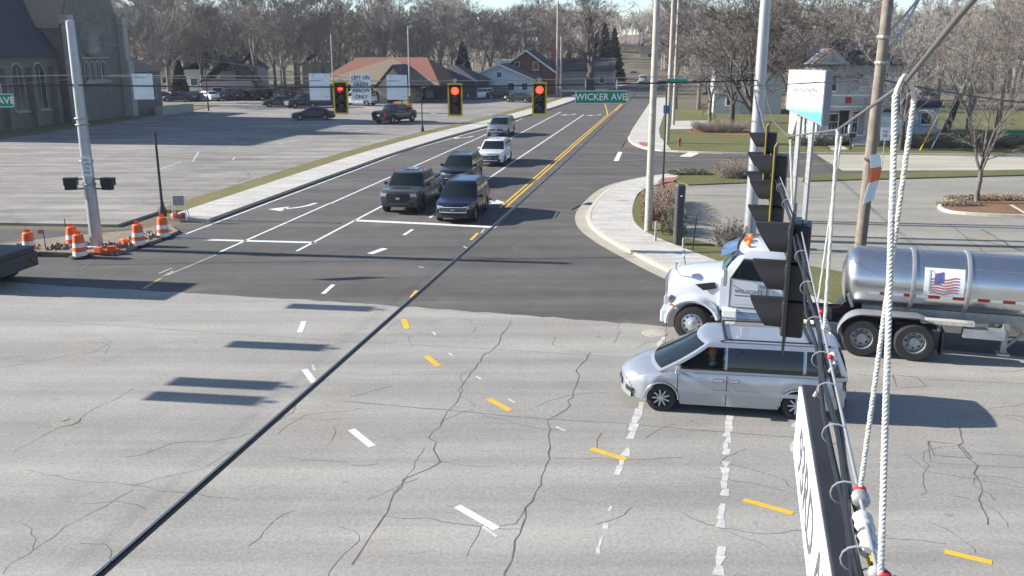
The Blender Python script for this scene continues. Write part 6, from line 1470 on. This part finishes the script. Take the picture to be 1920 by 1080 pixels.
def fg(a, b): return (-.12+.36*a+.05*math.sin(b*5)+.1*b*(1-b)*2, -.03*math.sin(a*6)+.05*a, .75-1.55*b+.12*a*b)
MB().grid(lambda a, b: fg(a, b*.27), 6, 4).build('white_top', 'signwhite', fl, smooth=60); MB().grid(lambda a, b: fg(a, .27+b*.3), 6, 4).build('orange_band', pm('banner_orange', (.75, .16, .05), .6), fl, smooth=60); MB().grid(lambda a, b: fg(a, .57+b*.43), 6, 6).build('white_tail', 'signwhite', fl, smooth=60)
# wires at right and far left
cable('power_line', 'black line from the corner pole across to the wooden pole with truss arm', sag(Vector((G(1215, 432).x, G(1215, 432).y, zAt(160, 41))), wp.location+wpp(1640, 147), .12), .022)
cable('power_line', 'black line leaving the wooden pole to the right over the lawn', sag(wp.location+wpp(1640, 147), Vector((xAt(2000, 36, 6.5), 36, zAt(200, 36))), .1), .024)
cable('phone_line', 'thin pale line dropping past the church gable to the brown building', sag(at(-40, 35, 92), at(800, 160, 118), .8), .028, pm('pale_wire', (.34, .31, .28), .7))
cable('phone_line', 'thin pale level line above the car park signs', sag(at(205, 141, 60), at(640, 143, 60), .02), .02, pm('pale_wire', (.34, .31, .28), .7))
# lamp posts in the car park
def lamp_post(label, u, v, vt, r=.055):
    b = G(u, v, .12); hh = zAt(vt, b.y)-.12; root = thing('lamp_post', b, 0, label, 'lamp post'); MB().tube([(0, 0, 0), (0, 0, hh)], [r, r*.75], 8).build('shaft', 'blackpaint', root, smooth=60); MB().lathe([(r*2.6, 0), (r*2.4, .3), (r*1.4, .55), (r, .8)], 12).build('base', 'blackpaint', root, smooth=60); MB().lathe([(r*.8, hh), (r*1.6, hh+.06), (0, hh+.12)], 10).build('finial', 'blackpaint', root); return root
lamp_post('slim black lamp post base behind the topmost construction barrel', 306, 406, 252, .075); lamp_post('slim black lamp post on the verge below the lit round signal', 792, 247, 196, .07)
steel_pole('lamp_column', 'thin dark lamp column in the car park near the white sedan', G(391, 208, .1), 6.2, .1, .07, 'blackpaint', 8, False); steel_pole('light_pole', 'thin pale light pole rising behind the red arrow signal', (xAt(627, 125), 125, .1), 9.5, .1, .07, 'steel', 8, False); steel_pole('light_pole', 'thin pale light pole in front of the brown hip roof', (xAt(769, 122), 122, .1), 10.5, .1, .07, 'steel', 8, False)
# construction drums
def drum(label, u, v, rz=0):
    r = thing('construction_drum', G(u, v, .02), rz, label, 'traffic drum', None)
    MB().lathe([(.40, 0), (.42, .03), (.40, .07), (.31, .085)], 20).build('base_ring', 'rubber', r, smooth=40)
    z = .085; rr = .275
    for k, (hh, mt) in enumerate([(.17, 'reflect'), (.17, 'orange'), (.17, 'reflect'), (.19, 'orange'), (.12, 'orange')]):
        r1 = rr-.013; MB().lathe([(rr, z), (rr-.002, z+.008), (r1, z+hh-.008), (r1-.012, z+hh)], 24).build('white_band' if mt == 'reflect' else 'orange_band', mt, r, smooth=40); z += hh; rr = r1-.004
    MB().lathe([(rr, z-.01), (rr-.03, z+.02), (0, z+.03)], 20).build('lid', 'orange', r, smooth=40); MB().box((0, 0, z+.09), (.2, .03, .12)).build('handle', 'orange', r)
    return r
for u, v, lab in [(57, 478, 'orange and white drum half hidden by the dump truck deck'), (151, 482, 'orange and white drum standing against the signal pole base'), (138, 466, 'faded pinkish drum tucked behind the one at the signal pole'), (261, 461, 'orange and white drum between the signal pole and the lamp post'), (307, 446, 'orange and white drum in front of the slim lamp post')]: drum(lab, u, v)
ra = random.Random(2)
for i, (u, v) in enumerate([(186, 474), (210, 472), (233, 458)]):
    o = MB(); o.box((0, 0, .12), (.3, .22, .24), ra.uniform(0, 3)); o.box((.1, .08, .05), (.35, .16, .1), ra.uniform(0, 3)); q = o.build('barricade_scrap', 'orange', None, bevel=.02); q.location = G(u, v, .1); tag(q, ['crushed orange marker at the foot of the signal pole', 'red orange debris right of the signal pole', 'small orange debris beside the middle drum'][i], 'debris')
for u0, v0, vt, lab, fl_ in [(87, 470, 430, 'thin survey stake with a pink flag in the dug earth', 1), (128, 458, 410, 'thin bare stake behind the faded drum', 0)]:
    b = G(u0, v0, .1); r = thing('survey_stake', b, 0, lab, 'stake'); hh = zAt(vt, b.y)-.1; MB().tube([(0, 0, -.05), (-.03, 0, hh)], .018, 5).build('rod', 'blackpaint', r)
    if fl_: MB().box((-.14, 0, hh-.1), (.2, .01, .16)).build('flag', pm('pink_flag', (.65, .12, .15), .7), r)
# A-frame sign stand seen from behind
af = thing('sign_stand', G(338, 412, .15), R(6), 'white legged folding sign stand seen from behind on the sidewalk', 'sign stand')
for x in (-.32, .32): MB().tube([(x, -.12, 0), (x*.82, .02, 1.15)], .028, 6).build('leg', 'white', af); MB().tube([(x, .5, 0), (x*.82, .05, 1.1)], .028, 6).build('rear_leg', 'white', af)
MB().box((0, .0, .92), (.52, .03, .45)).build('board_back', 'steel_d', af)
for x, lab in ((-.1, 'first'), (.3, 'second')):
    o = MB().lathe([(.0, .0), (.17, .02), (.2, .12), (.15, .24), (0, .28)], 10).build('sandbag', 'orange' if x < 0 else 'brick', None, smooth=60); o.location = G(328 if x < 0 else 343, 409, .14); tag(o, ['orange sandbag lying under the folding sign stand', 'dark red sandbag beside the leg of the folding sign stand'][0 if x < 0 else 1], 'sandbag')
# right side furniture
mono = thing('sign_column', G(1273, 458, .13), R(-10), 'tall flat black sign column with a pale dot by the hedge', 'sign'); hm_ = zAt(348, mono.location.y)-.1
MB().box((0, 0, hm_/2), (.26, .5, hm_)).build('column', pm('dark_teal_black', (.018, .024, .032), .4), mono, bevel=.015); MB().lathe([(.055, 0), (.05, .012), (0, .014)], 12, (.02, -.262, hm_*.83)).build('dot', 'signwhite', mono); MB().box((-.2, .05, hm_/2), (.1, .3, hm_*.98)).build('timber_post', 'palewood', mono)
for u, v, vt, lab in [(1229, 452, 415, 'white stake in the grass below the pale corner pole'), (1281, 466, 447, 'short pale peg at the foot of the black sign column'), (1277, 0, 0, ''), ][:2]:
    b = G(u, v, .13); o = MB().box((0, 0, (zAt(vt, b.y)-.13)/2), (.09, .09, zAt(vt, b.y)-.13)).build('marker_peg', 'palewood', None, bevel=.01); o.location = b; tag(o, lab, 'peg')
b = G(1298, 470, .13); o = MB().tube([(0, 0, -.1), (.12, 0, zAt(409, b.y))], .025, 6).build('leaning_rod', 'blackpaint', None); o.location = b; tag(o, 'thin dark rod standing right of the black sign column', 'rod')
# pylon sign
pb = G(1497, 415, .08); py = thing('pylon_sign', pb, R(37), 'tall box sign fading white to turquoise on grey twin posts', 'sign')
Yb = pb.y; zt, zb = zAt(134, Yb), zAt(222, Yb)
for x, y in ((-.05, -.35), (-.05, .35)): MB().box((x, y, zb/2-.05), (.16, .2, zb+.1)).build('post', 'steel_d', py)
bw_, bl = .55, 2.0
MB().extr([(-bl/2, zb-.35), (bl/2, zb+.3), (bl/2, zt), (-bl/2, zt)], (-bw_/2, 0, 0), Y3, Z3, X3, bw_).build('cabinet', pm('cabinet_grey', (.22, .22, .25), .6), py)
mg, ng, bgm = newmat('sign_gradient'); tcg = ng.nodes.new('ShaderNodeTexCoord'); spg = ng.nodes.new('ShaderNodeSeparateXYZ'); rgm = ng.nodes.new('ShaderNodeValToRGB'); ng.links.new(tcg.outputs['Generated'], spg.inputs[0]); ng.links.new(spg.outputs['Z'], rgm.inputs[0]); ng.links.new(rgm.outputs[0], bgm.inputs['Base Color'])
rgm.color_ramp.elements[0].position = .18; rgm.color_ramp.elements[0].color = (.12, .52, .56, 1); rgm.color_ramp.elements[1].color = (.78, .76, .77, 1); rgm.color_ramp.elements[1].position = .5; bgm.inputs['Roughness'].default_value = .3
MB().extr([(-bl/2+.04, zb-.27), (bl/2-.04, zb+.36), (bl/2-.04, zt-.04), (-bl/2+.04, zt-.04)], (-bw_/2-.02, 0, 0), Y3, Z3, X3, .018).build('face', mg, py)
scr = pm('script_red', (.48, .16, .22), .5); mq = MB(); rq = random.Random(3)
for row, (z, n_) in enumerate([(zt-.55, 6), (zt-.9, 9)]):
    P = [(-bw_/2-.03, .65-1.3*i/(n_*4), z-.25*i/(n_*4)*0+.06*math.sin(i*1.9+row)*(1 if i % 5 else 2.2)+.03*math.sin(i*4.3)) for i in range(n_*4)]; mq.tube(P, .013 if row else .008, 4)
mq.build('script_lettering', scr, py)
for u, v, vt, lab, w_, hh in [(1655, 330, 245, 'white notice sign on a thin post by the side street', .42, .55)]:
    b = G(u-2, v-12, .1); r = thing('notice_sign', b, R(-6), lab, 'sign'); hz = zAt(244, b.y); MB().tube([(0, 0, 0), (0, 0, hz)], .03, 6).build('post', 'steel', r); MB().box((0, -.04, hz-.35), (.62, .02, .85)).build('panel', 'signwhite', r)
    MB().box((0, -.052, hz-.2), (.35, .006, .12)).build('lettering_block', 'steel', r); MB().box((0, -.052, hz-.45), (.25, .006, .2)).build('lettering_block', 'steel', r)
mbx = thing('mailbox', (xAt(1594, 73), 73, .12), R(10), 'black mailbox on a post by the footpath to the white house', 'mailbox'); MB().box((0, 0, .5), (.12, .12, 1.0)).build('post', 'blackpaint', mbx); MB().lathe([(.16, -.28), (.16, .28)], 12, (0, 0, 1.12), 'X').build('box', 'blackpaint', mbx)
hy = thing('fire_hydrant', G(1273, 273, .12), 0, 'small dark fire hydrant on the lawn edge', 'hydrant'); MB().lathe([(.16, 0), (.13, .08), (.12, .45), (.15, .5), (.11, .62), (0, .7)], 12).build('barrel', 'brick', hy, smooth=40); MB().lathe([(.05, -.2), (.05, .2)], 8, (0, 0, .4), 'X').build('nozzle', 'brick', hy)
for i, (u, v, mt, lab) in enumerate([(1755, 283, 'yellow', 'yellow guy wire guard leaning by the side street'), (1765, 282, 'steel', 'grey guy wire guard leaning beside the yellow one')]):
    b = G(u-30+i*10, v-1, .12); r = thing('guy_wire', b, 0, lab, 'wire'); MB().tube([(0, 0, 0), (1.2, .3, 2.6)], .05, 6).build('guard', mt, r); MB().tube([(1.2, .3, 2.6), (2.6, .65, 6.0)], .02, 5).build('wire', 'steel_d', r)
pk = thing('picnic_shelter_bench', (xAt(1915, 79), 79, .12), 0, 'dark green bench at the edge of the right lawn', 'bench'); 
for z, y in ((.45, 0), (.75, .25)): MB().box((0, y, z), (2.4, .4 if z < .6 else .06, .06 if z < .6 else .4)).build('seat' if z < .6 else 'backrest', 'green', pk)
for x in (-1, 1): MB().box((x, .1, .22), (.08, .4, .44)).build('leg', 'blackpaint', pk)
# ================================================================== AIR
hz = MB().box((0, 240, 19), (1100, 700, 41.9)).build('haze', None or M['white'], None)
hz.location = (0, 0, 0); hz.data.materials.clear()
mh = bpy.data.materials.new('haze_air'); mh.use_nodes = True; nh = mh.node_tree; nh.nodes.clear()
ho = nh.nodes.new('ShaderNodeOutputMaterial'); hv_ = nh.nodes.new('ShaderNodeVolumePrincipled'); hv_.inputs['Density'].default_value = .0002; hv_.inputs['Color'].default_value = (.86, .91, 1, 1); hv_.inputs['Anisotropy'].default_value = .2
nh.links.new(hv_.outputs[0], ho.inputs['Volume']); hz.data.materials.append(mh); tag(hz, 'thin winter haze hanging over the whole junction', 'haze', None, 'stuff')
